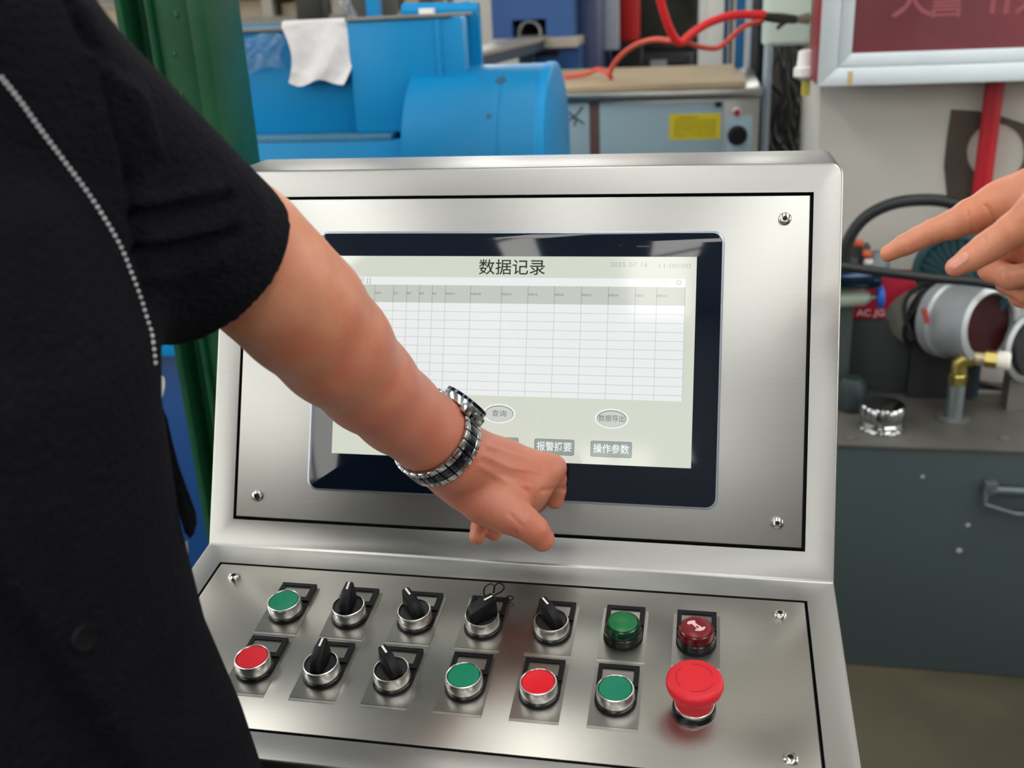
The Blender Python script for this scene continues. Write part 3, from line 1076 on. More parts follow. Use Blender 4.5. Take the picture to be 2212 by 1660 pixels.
def build_bench():
    Y = 2.0
    t = thing('washer_bench', 'stainless bench machine with wooden lid, yellow notice and black dial', 'machine', at(1430, 260, Y + .4).xy.to_3d())
    x0, x1 = at(1120, 260, Y).x, at(1640, 260, Y).x
    ztop = at(1430, 196, Y - 0.02).z
    zr = at(1430, 216, Y - 0.02).z
    ss = mat('bench_steel', (158, 160, 156), 0.34, 1.0, var=0.06, vscale=4)
    grey = mat('bench_panel', (140, 164, 174), 0.5, var=0.05, vscale=3)
    MB().box((x0, Y, 0.05), (x1, Y + 0.75, zr)).build('cabinet', ss, t, bevel=0.004)
    MB().box((x0 - 0.02, Y - 0.022, zr), (x1 + 0.004, Y + 0.77, ztop)).build('rim', ss, t, bevel=0.006)
    yb = onz(1400, 158, ztop + 0.016).y
    yb = min(yb, Y + 0.76)
    # wooden lid: two boards
    wood = mat('lid_wood', (176, 158, 128), 0.7, var=0.16, vscale=4, stretch=(1, 12, 12))
    xa, xb = at(1100, 190, Y).x, at(1612, 185, Y).x
    ym = Y + 0.36
    MB().box((xa, Y + 0.005, ztop), (xb, ym, ztop + 0.016)).build('lid_board', wood, t, bevel=0.002)
    MB().box((xa, ym + 0.002, ztop), (xb - 0.02, Y + 0.74, ztop + 0.016)).build('lid_board', wood, t, bevel=0.002)
    # front panel, brown gap, side panel
    def pan(px0, py0, px1, py1, m, n, th=0.006, bv=0.001, par=t):
        a, b, c, d = pbounds(px0, py0, px1, py1, Y - th)
        return MB().box((a, Y - th, c), (b, Y, d)).build(n, m, par, bevel=bv)
    p = pan(1296, 222, 1562, 420, grey, 'front_panel')
    pan(1216, 222, 1274, 420, grey, 'front_panel')
    pan(1275, 222, 1295, 420, mat('rust_strip', (84, 62, 58), 0.6), 'corner_strip', 0.004)
    pan(1568, 250, 1622, 420, mat('dial_plate', (150, 176, 190), 0.5), 'dial_plate', 0.004)
    lab = pan(1446, 246, 1556, 301, mat('notice_yellow', (206, 190, 24), 0.5, var=0.06), 'notice', 0.0075, 0.0)
    a, b, c, d = pbounds(1446, 246, 1556, 301, Y - 0.0076)
    ink = mat('notice_ink', (120, 110, 20), 0.6)
    rows = ['注意事项', '请勿在无水状态下加热使用', '使用前请检查电源接地线', '清洗时温度不得超过规定值', '非专业人员请勿打开机箱', '设备运行时请勿触摸']
    for i, s in enumerate(rows):
        z = d - (d - c) * (0.16 + 0.14 * i)
        M = frame((a + (b - a) * (0.5 if i else 0.36), Y - 0.0079, z), (1, 0, 0), (0, 0, 1), (0, -1, 0))
        link('notice_text', text_mesh(s, (d - c) * 0.13, ink, 0, M, 'notice_text', (b - a) * (0.82 if i else 0.4)), lab)
    q = at(1593, 294, Y - 0.02)
    M = Matrix.Translation((q.x, Y - 0.004, q.z)) @ Matrix.Rotation(math.radians(90), 4, 'X')
    k = MB().lathe([(0.026, 0), (0.026, 0.004), (0.022, 0.006), (0.021, 0.022), (0.019, 0.024), (0.004, 0.024)], M, 28).build('dial_knob', BLACK, t)
    q = at(1592, 242, Y)
    M = Matrix.Translation((q.x, Y, q.z)) @ Matrix.Rotation(math.radians(90), 4, 'X')
    r = MB().lathe([(0.013, 0), (0.013, 0.004), (0.010, 0.006)], M, 24).build('pilot_lamp', mat('lamp_ring', (190, 196, 204), 0.3, 0.5), t)
    MB().lathe([(0.0085, 0.004), (0.0085, 0.010), (0.004, 0.013)], M, 24).build('pilot_lens', mat('pilot_red', (170, 20, 34), 0.3), r)
    q = at(1552, 223, Y)
    MB().box((q.x - 0.008, Y - 0.012, q.z - 0.008), (q.x + 0.008, Y, q.z + 0.004)).build('hinge', DARK, t)
    # torn dark marks on the left panel: branch-like cracks
    for pts in (((1220, 236), (1240, 252), (1262, 268)), ((1225, 262), (1244, 250), (1258, 232)), ((1246, 256), (1240, 272))):
        MB().tube([at(x, y, Y - 0.0065) for x, y in pts], 0.0025, 6).build('scuff', mat('scuff_black', (52, 58, 62), 0.7), t)
    for lx in (x0 + 0.05, x1 - 0.05):
        for ly in (Y + 0.06, Y + 0.7):
            MB().lathe([(0.02, 0), (0.02, 0.05)], Matrix.Translation((lx, ly, 0)), 16).build('foot', BLACK, t)


build_bench()


def hose(name, pts, r, m, label, cat, n=8):
    return tag(MB().tube(spline(pts, n), r, 14).build(name, m), label, cat)


def build_behind_bench():
    red = mat('hose_red', (226, 42, 44), 0.4)
    red2 = mat('hose_orange', (214, 82, 62), 0.5)
    hose('air_hose', [at(1408, -90, 1.66), at(1424, -10, 1.68), at(1441, 48, 1.70), at(1458, 84, 1.72), at(1472, 92, 1.73), at(1490, 76, 1.74), at(1530, 50, 1.76), at(1585, 33, 1.78), at(1652, 32, 1.8)], 0.0098, red, 'thick bright red air hose sagging into a pointed dip above the bench', 'hose')
    hose('air_hose', [at(1478, 91, 1.76), at(1515, 102, 1.80), at(1548, 104, 1.82), at(1572, 88, 1.83), at(1608, 57, 1.83), at(1650, 44, 1.82)], 0.0062, red2, 'thinner orange red air hose sagging under the thick red one', 'hose')
    zb = 1.25
    hose('air_hose', [at(1452, 88, 1.80), at(1410, 86, 1.86), at(1368, 100, 1.95), at(1334, 128, 2.05), at(1318, 156, 2.12), at(1320, 168, 2.14), at(1308, 156, 2.16), at(1290, 150, 2.2), at(1266, 160, 2.25), at(1220, 166, 2.3)], 0.0068, red2, 'orange red hose arching down to the wooden bench lid', 'hose')
    dark_fit = mat('fitting_dark', (52, 52, 44), 0.5, 0.4)
    f = thing('hose_fitting', 'dark Y shaped hose fitting plugged into the pale green box', 'fitting', at(1700, 42, 1.8))
    MB().tube([at(1650, 36, 1.8), at(1690, 40, 1.82), at(1718, 42, 1.84)], [0.010, 0.012, 0.010], 14).build('coupling', dark_fit, f)
    MB().tube([at(1718, 42, 1.84), at(1744, 40, 1.86)], [0.007, 0.014], 14).build('nozzle', mat('fitting_brass', (132, 124, 106), 0.4, 0.7), f)
    MB().tube([at(1704, 42, 1.82), at(1690, 52, 1.82), at(1678, 62, 1.82)], 0.005, 10).build('branch', dark_fit, f)
    box = thing('junction_box', 'pale green wall junction box above the cables', 'junction box', at(1705, 90, 2.0))
    pg = mat('pale_green', (206, 222, 212), 0.5)
    pbox(1656, -170, 1762, 98, 1.96, 0.16).build('case', pg, box, bevel=0.006)
    pbox(1664, -160, 1756, 92, 1.95, 0.012).build('lid', pg, box, bevel=0.003)
    # the dark passage, white uprights, pipes behind the bench
    wm = mat('upright_white', (206, 208, 206), 0.6)
    pbox(1302, -200, 1336, 108, 3.4, 0.04).build('partition_board', mat('panel_white', (176, 182, 194), 0.6), bevel=0.004)
    tag(bpy.data.objects['partition_board'], 'narrow pale panel standing beside the red cylinder', 'panel')
    q = at(1352, 40, 3.45)
    g = thing('red_cylinder', 'tall red gas cylinder beside the narrow pale panel', 'cylinder', (q.x, q.y + .07, 0))
    zb = at(1352, 94, 3.45).z
    MB().lathe([(0.02, zb), (0.046, zb + .008), (0.052, zb + 0.02), (0.052, 2.2), (0.03, 2.3)], Matrix.Translation((q.x, q.y + 0.07, 0)), 32).build('shell', mat('cylinder_red', (178, 32, 32), 0.4), g)
    MB().box((q.x - 0.06, q.y + 0.0, 0), (q.x + 0.06, q.y + 0.14, zb + 0.004)).build('stand', DARK, g)
    pan = thing('dark_cabinet', 'dark open cabinet with a dusty shelf behind the bench', 'cabinet', at(1435, 150, 3.9).xy.to_3d())
    a0, a1, b0, b1 = pbounds(1372, -220, 1500, 160, 3.9)
    MB().box((a0, 4.3, 0), (a1, 4.34, b1)).build('back', mat('cab_back', (58, 60, 56), 0.7, rgb2=(96, 96, 86), vscale=5), pan)
    MB().box((a0 - .03, 3.9, 0), (a0, 4.34, b1)).build('side', mat('cab_side', (34, 36, 36), 0.6), pan)
    MB().box((a1, 3.9, 0), (a1 + .03, 4.34, b1)).build('side', mat('cab_side', (34, 36, 36), 0.6), pan)
    zs = at(1435, 112, 3.9).z
    MB().box((a0, 3.6, zs - 0.03), (a1, 4.3, zs)).build('shelf', mat('cab_shelf', (44, 48, 48), 0.5), pan)
    MB().box((a0, 3.62, 0), (a1, 3.9, zs - 0.03)).build('plinth', mat('cab_plinth', (40, 42, 42), 0.6), pan)
    pbox(1405, 130, 1440, 152, 3.59, 0.03).build('label_plate', mat('cab_label', (150, 152, 150), 0.5), pan)
    for px0, px1, Yp in ((1508, 1524, 3.3), (1527, 1563, 3.0)):
        a0, a1, _, _ = pbounds(px0, 0, px1, 150, Yp)
        tag(MB().box((a0, Yp, 0), (a1, Yp + 0.05, 3.0)).build('upright_post', wm, bevel=0.004), 'narrow white upright post behind the bench lid' if px0 == 1508 else 'wide white upright post behind the bench lid', 'post')
    for px, w, c, nm in ((1568, 10, (28, 96, 150), 'dark blue upright pipe next to the wide white post'), (1600, 20, (0, 96, 150), 'broad blue upright pipe between the post and the black one'), (1622, 10, (176, 190, 206), 'pale grey upright pipe beside the broad blue one'), (1580, 8, (110, 104, 100), 'brownish upright pipe between two blue pipes')):
        p = at(px, 80, 2.95)
        r = w * 0.5 * (2.95 + .8) / FPX
        tag(MB().lathe([(r, 0), (r, 3.0)], Matrix.Translation((p.x, 2.95 + .1, 0)), 20).build('upright_pipe', mat('pipe_%d' % px, c, 0.4)), nm, 'pipe')
    p = at(1637, 90, 2.88)
    tag(MB().lathe([(0.024, 0), (0.024, 3.0)], Matrix.Translation((p.x, 2.88, 0)), 20).build('upright_pipe', mat('pipe_black', (34, 38, 44), 0.5)), 'black upright pipe beside the pale green box', 'pipe')
    p = at(1656, 190, 2.2)
    tag(MB().lathe([(0.012, 0), (0.012, p.z + 0.12)], Matrix.Translation((p.x, 2.2, 0)), 20).build('support_post', mat('post_grey', (158, 172, 186), 0.5)), 'grey support post under the pale green box', 'post')
    # dark rack with the black cables in front of it
    a0, a1, b0, b1 = pbounds(1652, 90, 1800, 420, 2.75)
    bk = tag(MB().box((a0, 2.75, 0), (a1, 2.9, b1 + 0.1)).build('cable_rack', mat('rack_dark', (36, 38, 40), 0.7, rgb2=(66, 64, 58), vscale=7)), 'dark rack panel behind the bundle of black cables', 'rack')
    rng = random.Random(11)
    for i in range(14):
        px = rng.uniform(1664, 1745)
        Yc = 2.20 + i * 0.030
        pts = [at(px + rng.uniform(-20, 20), 92, Yc)]
        y = 96
        while y < 330:
            y += rng.uniform(40, 80)
            pts.append(at(min(1748, max(1655, px + rng.uniform(-32, 32))), y, Yc))
        o = MB().tube(spline(pts, 6), rng.uniform(0.004, 0.011), 8).build('black_cable', mat('cable_black', (24, 26, 30), 0.5))
        tag(o, 'black cable tangled in the bundle under the pale green box', 'cable', 'cables under the junction box')
    w = thing('white_socket', 'white plastic bottle shaped fixture on the pillar edge beside the cabinet', 'fixture', at(1738, 140, 1.66))
    q = at(1741, 142, 1.60)
    MB().lathe([(0.012, -0.03), (0.026, -0.022), (0.026, -0.005), (0.02, 0.0), (0.018, 0.03), (0.010, 0.034)], Matrix.Translation(q), 20).build('cover', mat('fixture_white', (232, 230, 228), 0.5), w)
    pbox(1733, 168, 1750, 208, 1.61, 0.02).build('yellow_tag', mat('fixture_yellow', (206, 196, 96), 0.6), w, bevel=0.001)


build_behind_bench()


def build_hydrant():
    Y = 1.40
    alu = mat('aluminium_frame', (206, 216, 222), 0.4, 0.35, var=0.03)
    redp = mat('cabinet_red', (140, 38, 48), 0.45)
    t = thing('hydrant_cabinet', 'red fire hydrant cabinet with aluminium framed door on the white pillar', 'fire cabinet', at(2000, 180, Y + .1))
    x0 = at(1772, 100, Y).x
    z0 = at(1900, 184, Y).z
    x1, z1 = x0 + 0.70, z0 + 0.85
    MB().box((x0 - 0.001, Y + 0.02, z0 + 0.002), (x1, 1.62, z1)).build('case', redp, t, bevel=0.002)
    # two-step mitred frame
    w1 = at(1812, 100, Y).x - at(1772, 100, Y).x
    w2 = at(1842, 100, Y).x - at(1772, 100, Y).x
    def bar(a, b, w, y0, y1, n):
        # one side of the frame with mitred ends: a, b outer corners (x, z); inward offset w
        (ax, az), (bx, bz) = a, b
        cx, cz = (x0 + x1) / 2, (z0 + z1) / 2
        def inn(p, q):
            return (p + (w if q[0] < cx else -w)) if q is None else None
        sgn = lambda v, c: w if v < c else -w
        pts = [(ax, az), (bx, bz), (bx + sgn(bx, cx), bz + sgn(bz, cz)), (ax + sgn(ax, cx), az + sgn(az, cz))]
        m = frame((0, y1, 0), (1, 0, 0), (0, 0, 1), (0, -1, 0))
        MB().prism(pts, 0, y1 - y0, m).build(n, alu, t, bevel=0.0015)
    cs = [(x0, z0), (x1, z0), (x1, z1), (x0, z1)]
    for i in range(4):
        bar(cs[i], cs[(i + 1) % 4], w1, Y, Y + 0.02, 'door_frame')
    d = w1 + 0.001
    cs = [(x0 + d, z0 + d), (x1 - d, z0 + d), (x1 - d, z1 - d), (x0 + d, z1 - d)]
    for i in range(4):
        bar(cs[i], cs[(i + 1) % 4], w2 - d, Y + 0.006, Y + 0.02, 'door_frame')
    gm = mat('door_glass', (92, 52, 56), 0.10, rgb2=(122, 60, 66), vscale=4.5, coat=0.5)
    g = MB().box((x0 + w2 - 0.004, Y + 0.012, z0 + w2 - 0.004), (x1 - w2 + 0.004, Y + 0.018, z1 - w2 + 0.004)).build('door_glass', gm, t)
    tm = mat('glass_letters', (146, 78, 84), 0.3)
    for s, px in (('火', 1972), ('警', 2046), ('1', 2146), ('1', 2176), ('9', 2208)):
        q = at(px, 2, Y + 0.011)
        M = frame((q.x, Y + 0.0118, q.z + 0.002), (1, 0, 0), (0, 0, 1), (0, -1, 0))
        link('lettering', text_mesh(s, 0.082, tm, 0.0006, M, 'lettering'), g)
    # rust runs at the lower left corner
    q = at(1836, 170, Y)
    MB().box((q.x - 0.005, Y - 0.0006, q.z - 0.012), (q.x + 0.005, Y + 0.0005, q.z + 0.014)).build('rust_stain', mat('rust', (190, 168, 120), 0.7), t)
    # red riser pipe below
    p = at(2148, 190, 1.585)
    q = at(2118, 420, 1.50)
    tag(MB().tube([Vector((p.x, 1.585, z0 + 0.02)), Vector((p.x, 1.585, p.z - 0.1)), Vector((p.x, 1.585, 0.0))], 0.0195, 24).build('riser_pipe', mat('riser_red', (186, 28, 44), 0.35, bump=0.1, bscale=50)), 'red painted riser pipe below the fire hydrant cabinet', 'pipe')
    # brown plate with a round hole fixed to the pillar
    bm_ = mat('brown_plate', (70, 61, 54), 0.7, rgb2=(92, 83, 75), vscale=5)
    Yp = 1.615
    outl = [at(*p, Yp) for p in ((2056, 237), (2110, 240), (2160, 250), (2215, 268), (2290, 300), (2290, 440), (2052, 460), (2046, 420), (2040, 360), (2046, 300))]
    hol = []
    for i in range(36):
        a = 2 * math.pi * i / 36
        hol.append(at(2152 + 63 * math.cos(a), 330 + 64 * math.sin(a), Yp))
    b = bmesh.new()
    def loop(pts, y):
        vs = [b.verts.new((p.x, y, p.z)) for p in pts]
        return vs, [b.edges.new((vs[i], vs[(i + 1) % len(vs)])) for i in range(len(vs))]
    vo, eo = loop(outl, Yp)
    vh, eh = loop(hol, Yp)
    bmesh.ops.triangle_fill(b, edges=eo + eh, use_beauty=True, normal=(0, -1, 0))
    r = bmesh.ops.extrude_face_region(b, geom=list(b.faces))
    for v in r['geom']:
        if isinstance(v, bmesh.types.BMVert):
            v.co.y -= 0.004
    bmesh.ops.recalc_face_normals(b, faces=b.faces)
    me = bpy.data.meshes.new('brown_plate')
    b.to_mesh(me)
    b.free()
    me.materials.append(bm_)
    o = link('brown_plate', me)
    o.location.y = 0.0045
    tag(o, 'brown plate with a large round hole fixed on the white pillar', 'plate')


build_hydrant()


# ------------------------------------------------------------------ hydraulic tank and the parts standing on it
def build_tank():
    Yf = 1.157
    body_m = mat('tank_paint', (58, 70, 72), 0.42, var=0.12, vscale=1.6, bump=0.05, bscale=60)
    top_m = mat('tank_top', (92, 92, 86), 0.45, rgb2=(72, 70, 66), vscale=5, bump=0.1, bscale=50)
    x0 = 0.36
    x1 = x0 + 0.95
    zt = at(2000, 963, Yf).z
    t = thing('hydraulic_tank', 'dark grey steel hydraulic oil tank standing on the concrete floor', 'tank', ((x0 + x1) / 2, Yf + .22, 0))
    MB().box((x0, Yf, 0.0), (x1, Yf + 0.36, zt - 0.008)).build('tank_body', body_m, t, bevel=0.006)
    MB().box((x0 - 0.006, Yf - 0.006, zt - 0.008), (x1 + 0.006, Yf + 0.366, zt)).build('tank_lid', top_m, t, bevel=0.002)
    # raised rear mounting plate with a bright edge
    ya = onz(1818, 826, zt).y
    yb = onz(2200, 868, zt).y
    yy = (ya + yb) / 2
    MB().box((x0 + 0.01, yy, zt), (x1 - 0.01, Yf + 0.36, zt + 0.006)).build('mounting_plate', mat('mount_dark', (54, 54, 52), 0.5), t)
    MB().box((x0 + 0.01, yy - 0.006, zt), (x1 - 0.01, yy, zt + 0.007)).build('plate_edge', mat('edge_bright', (186, 184, 176), 0.45), t)
    p, q = onz(1940, 786, zt + 0.012), onz(2230, 852, zt + 0.012)
    MB().tube([p, q], 0.006, 10).build('angle_bar', mat('bar_grey', (138, 136, 130), 0.45, 0.5), t)
    # bolts and paint chips
    for px, py in ((1834, 948), (2168, 950)):
        c = onz(px, py, zt)
        MB().lathe([(0.010, 0), (0.010, 0.004), (0.006, 0.006)], Matrix.Translation(c), 14).build('lid_bolt', mat('bolt_dull', (112, 108, 98), 0.5, 0.5), t)
    for px, py, r in ((2091, 1135, .005), (2072, 1190, .006), (1993, 1030, .004)):
        c = at(px, py, Yf)
        MB().lathe([(r, 0), (r * 0.8, 0.0012)], Matrix.Translation((c.x, Yf, c.z)) @ Matrix.Rotation(math.radians(90), 4, 'X'), 10).build('paint_chip', mat('chip', (150, 158, 158), 0.6), t)
    # handle: hinge block, bar and a bent loop
    hm = mat('handle_grey', (88, 98, 100), 0.4, 0.4)
    h = MB().box((at(2122, 1050, Yf).x, Yf - 0.022, at(2130, 1062, Yf).z), (at(2150, 1050, Yf).x, Yf, at(2130, 1034, Yf).z)).build('handle_bracket', hm, t, bevel=0.003)
    x2 = at(2150, 1050, Yf).x + 0.09
    MB().box((x2, Yf - 0.022, at(2130, 1062, Yf).z), (x2 + 0.03, Yf, at(2130, 1034, Yf).z)).build('handle_bracket', hm, t, bevel=0.003)
    za = at(2130, 1052, Yf).z
    xa = at(2124, 1060, Yf).x
    MB().tube([(xa + 0.01, Yf - 0.014, za), (x2 + 0.02, Yf - 0.014, za)], 0.009, 12).build('handle_bar', hm, t)
    zl1, zl2 = at(2124, 1090, Yf - .02).z, at(2170, 1108, Yf - .02).z
    xc = (xa + x2 + 0.03) / 2
    MB().tube([(xa, Yf - 0.016, za), (xa, Yf - 0.022, zl1), (xc - 0.012, Yf - 0.024, zl2), (xc + 0.012, Yf - 0.024, zl2), (x2 + 0.03, Yf - 0.022, zl1), (x2 + 0.03, Yf - 0.016, za)], 0.0055, 10).build('handle_loop', hm, t)
    # breather cap
    c = onz(1903, 926, zt)
    b = thing('breather_cap', 'round chrome filler breather cap on the tank lid', 'cap', c)
    ch = mat('cap_chrome', (170, 172, 172), 0.12, 1.0)
    R = 0.047
    T = Matrix.Translation(c)
    MB().lathe([(R, 0), (R, 0.006), (R * .93, 0.010), (R * .86, 0.011)], T, 36).build('flange', ch, b)
    MB().lathe([(R * .86, 0.009), (R * .93, 0.016), (R * .90, 0.020), (R * .88, 0.022)], T, 12).build('nut', ch, b, smooth=False)
    MB().lathe([(R * .90, 0.021), (R * .98, 0.026), (R * .98, 0.050), (R * .9, 0.056), (R * .3, 0.057)], T, 40).build('cap', ch, b)
    for i in range(6):
        a = i * math.pi / 3 + .3
        MB().lathe([(0.004, 0.006), (0.004, 0.011)], T @ Matrix.Translation((R * .95 * math.cos(a), R * .95 * math.sin(a), 0)), 8).build('flange_screw', ch, b)
    # standpipe with brass elbow
    c = onz(2058, 906, zt)
    s = thing('standpipe', 'zinc standpipe with brass elbow and white plug on the tank lid', 'pipe fitting', c)
    T = Matrix.Translation(c)
    zz = mat('zinc', (150, 164, 168), 0.35, 0.9)
    br = mat('brass', (176, 160, 92), 0.3, 0.9, var=0.08, vscale=30)
    z1 = at(2066, 830, c.y).z - c.z
    z2 = at(2072, 772, c.y).z - c.z
    MB().lathe([(0.034, 0), (0.034, 0.004), (0.026, 0.007), (0.018, 0.007)], T, 28).build('base_flange', mat('flange_grey', (110, 112, 108), 0.45, 0.6), s)
    MB().lathe([(0.0175, 0.006), (0.0175, z1)], T, 24).build('pipe', zz, s)
    MB().lathe([(0.016, z1), (0.019, z1 + 0.004), (0.019, z1 + 0.02), (0.0145, z1 + 0.024), (0.0145, z2 - 0.016)], T, 6).build('hex_nut', br, s, smooth=False)
    e0 = c + Vector((0, 0, z2 - 0.02))
    ed = Vector((1, -0.25, 0.0)).normalized()
    MB().tube([e0 - Vector((0, 0, 0.012)), e0 + Vector((0, 0, 0.006)), e0 + Vector((0, 0, 0.016)) + ed * 0.008, e0 + Vector((0, 0, 0.022)) + ed * 0.028], 0.0165, 18).build('elbow', br, s)
    o = e0 + Vector((0, 0, 0.022))
    MB().tube([o + ed * 0.026, o + ed * 0.046], 0.012, 16).build('nipple', mat('nipple_pale', (196, 178, 150), 0.4, 0.4), s)
    Mx = frame(o + ed * 0.046, ed.cross(Vector((0, 0, 1))), Vector((0, 0, 1)), ed)
    MB().lathe([(0.019, 0), (0.019, 0.022)], Mx, 6).build('union_nut', br, s, smooth=False)
    MB().lathe([(0.014, 0.020), (0.019, 0.026), (0.019, 0.044), (0.015, 0.048)], Mx, 24).build('plug', mat('plug_white', (232, 230, 218), 0.5), s)
    return Yf, zt


TY, TZ = build_tank()


def build_pump():
    # silver ring housing and grey pump head lying on the tank
    al = mat('cast_aluminium', (178, 184, 186), 0.42, 0.55, var=0.06, vscale=20, bump=0.1, bscale=90)
    gr = mat('cast_grey', (150, 150, 142), 0.5, 0.2, rgb2=(104, 104, 98), vscale=9)
    blk = mat('pump_black', (26, 28, 30), 0.5)
    p = thing('pump_housing', 'cast grey pump with open silver ring housing lying on the tank', 'pump', Vector((at(2040, 700, 1.38).x, 1.42, TZ)))
    a = at(2096, 698, 1.36)
    ax = Vector((0.58, -0.80, 0.12)).normalized()
    up = Vector((0, 0, 1))
    sx = ax.cross(up).normalized()
    M = frame(a, sx, ax.cross(sx) * -1, ax)
    R = 0.084
    MB().lathe([(R * .80, 0.0), (R * .80, 0.052), (R * .86, 0.056), (R, 0.052), (R, 0.030), (R * .93, 0.026), (R * .93, -0.04), (R * .99, -0.045), (R * .99, -0.07), (R * .8, -0.075)], M, 56, close=False).build('ring_housing', al, p)
    MB().lathe([(0.002, 0.040), (R * .81, 0.040)], M, 40).build('inner_disc', mat('oxide_red', (70, 14, 20), 0.6), p)
    MB().lathe([(R * .60, -0.07), (R * .78, -0.085), (R * .78, -0.11), (R * .66, -0.12)], M, 40).build('dark_collar', blk, p)
    MB().lathe([(R * .66, -0.115), (R * .86, -0.13), (R * .92, -0.20), (R * .78, -0.26), (R * .35, -0.285)], M, 44).build('pump_head', gr, p)
    for sgn in (-1, 1):
        pts = [M @ Vector((R * 0.9 * math.cos(t) , R * 0.9 * math.sin(t), -0.10 - 0.02 * sgn * math.sin(2 * t))) for t in np.linspace(0, 2 * math.pi, 30)[:-1]]
        MB().tube(pts, 0.005, 8, closed=True).build('strap', blk, p)
    c = at(1996, 668, 1.33)
    MB().tube([c, c + Vector((0.01, 0, -0.03))], 0.006, 8).build('red_tag', mat('tag_red', (176, 76, 70), 0.6), p)
    MB().box((a.x - 0.10, 1.42, TZ), (a.x + 0.04, 1.50, a.z - R * .8)).build('foot', blk, p)
    # second bright ring at the right
    b = at(2226, 752, 1.36)
    q = thing('coupling_disc', 'silver rimmed black coupling disc beside the open ring housing', 'coupling', Vector((b.x, b.y, TZ)))
    M2 = frame(b, sx, ax.cross(sx) * -1, ax)
    MB().lathe([(0.05, -0.02), (0.072, -0.01), (0.074, 0.0), (0.066, 0.006), (0.06, 0.0)], M2, 44).build('rim', al, q)
    MB().lathe([(0.06, 0.0), (0.056, 0.012), (0.02, 0.014)], M2, 40).build('hub', blk, q)
    MB().box((b.x - 0.03, b.y, TZ), (b.x + 0.05, b.y + 0.05, b.z - 0.05)).build('bracket', mat('bracket_grey', (120, 116, 112), 0.5, 0.4), q)
    # teal motor with cooling fins behind
    teal = mat('motor_teal', (44, 78, 86), 0.42, var=0.08, vscale=8)
    m0 = at(2075, 605, 1.42)
    t = thing('electric_motor', 'dark teal electric motor with cooling fins behind the pump', 'motor', Vector((m0.x, 1.46, TZ)))
    ax2 = Vector((-0.62, -0.78, 0.0)).normalized()
    sx2 = ax2.cross(up).normalized()
    M3 = frame(m0, sx2, up, ax2)
    MB().lathe([(0.085, -0.10), (0.088, -0.02), (0.108, -0.015), (0.110, 0.006), (0.104, 0.010), (0.090, 0.010), (0.088, 0.002), (0.035, 0.004), (0.030, 0.012)], M3, 56).build('motor_body', teal, t)
    for i in range(28):
        an = 2 * math.pi * i / 28
        c_, s_ = math.cos(an), math.sin(an)
        Mf = M3 @ frame((0.038 * c_, 0.038 * s_, 0), (c_, s_, 0), (-s_, c_, 0), (0, 0, 1))
        MB().box((0, -0.0022, 0.0), (0.05, 0.0022, 0.010), Mf).build('fan_rib', teal, t)
        Mg = M3 @ frame((0.086 * c_, 0.086 * s_, 0), (c_, s_, 0), (-s_, c_, 0), (0, 0, 1))
        MB().box((0, -0.0016, -0.098), (0.016, 0.0016, -0.022), Mg).build('cooling_fin', teal, t)
    MB().box((m0.x - 0.03, 1.44, TZ), (m0.x + 0.07, 1.50, m0.z - 0.08)).build('motor_foot', teal, t)
    # red box with white lettering
    rb = thing('red_box', 'crimson box with white lettering behind the hoses on the tank', 'box', at(1900, 690, 1.48))
    x0, x1, z0, z1 = pbounds(1838, 596, 1975, 690, 1.45)
    MB().box((x0, 1.45, z0), (x1, 1.508, z1)).build('case', mat('crimson', (176, 14, 52), 0.45), rb, bevel=0.002)
    MB().box((x0 - 0.02, 1.44, TZ + 0.006), (x1 + 0.03, 1.510, z0)).build('plinth', mat('plinth_dark', (44, 50, 50), 0.6), rb, bevel=0.002)
    wl_ = mat('box_letters', (226, 190, 196), 0.5)
    for s, px in (('AC', 1866), ('.JG', 1898)):
        c = at(px, 677, 1.449)
        MM = frame((c.x, 1.4492, c.z), (1, 0, 0), (0, 0, 1), (0, -1, 0))
        link('lettering', text_mesh(s, 0.022, wl_, 0.0004, MM, 'lettering'), rb)
    # valve group beside the console edge
    v = thing('valve_block', 'cluster of hydraulic valves and blue handwheel beside the console', 'valve', Vector((at(1850, 640, 1.36).x, 1.36, TZ)))
    pale = mat('valve_pale', (160, 172, 158), 0.45, 0.2)
    MB().tube([at(1800, 648, 1.36), at(1866, 643, 1.36), at(1880, 643, 1.36)], [0.018, 0.018, 0.010], 18).build('valve_barrel', pale, v)
    MB().tube([at(1880, 643, 1.36), at(1896, 642, 1.36)], 0.005, 12).build('valve_stem', SCREW, v)
    bl = mat('handwheel_blue', (36, 92, 190), 0.4)
    MB().tube([at(1894, 642, 1.36), at(1909, 641, 1.36)], 0.024, 20).build('handwheel', bl, v, bevel=0.003)
    MB().tube([at(1800, 602, 1.34), at(1880, 604, 1.34), at(1902, 606, 1.34)], [0.021, 0.020, 0.014], 20).build('solenoid', mat('solenoid_dark', (22, 44, 66), 0.15, 0.6), v)
    MB().box((at(1790, 700, 1.38).x, 1.38, TZ + 0.006), (at(1842, 700, 1.38).x, 1.46, at(1830, 560, 1.38).z)).build('manifold', mat('manifold_dark', (60, 70, 70), 0.5), v, bevel=0.003)
    MB().lathe([(0.03, TZ + 0.006), (0.03, TZ + 0.06), (0.02, TZ + 0.075)], Matrix.Translation((at(1850, 740, 1.34).x, 1.34, 0)), 20).build('base_cone', mat('base_green_grey', (34, 46, 48), 0.5), v)
    orange = mat('terminal_orange', (206, 96, 58), 0.45)
    for px, py in ((1855, 526), (1872, 548)):
        MB().tube([at(px - 9, py, 1.40), at(px + 9, py + 1, 1.40)], 0.0085, 12).build('terminal_cap', orange, v, bevel=0.001)
    MB().tube([at(1866, 566, 1.40), at(1884, 568, 1.40)], 0.008, 12).build('terminal_nut', mat('terminal_white', (206, 204, 196), 0.4), v)
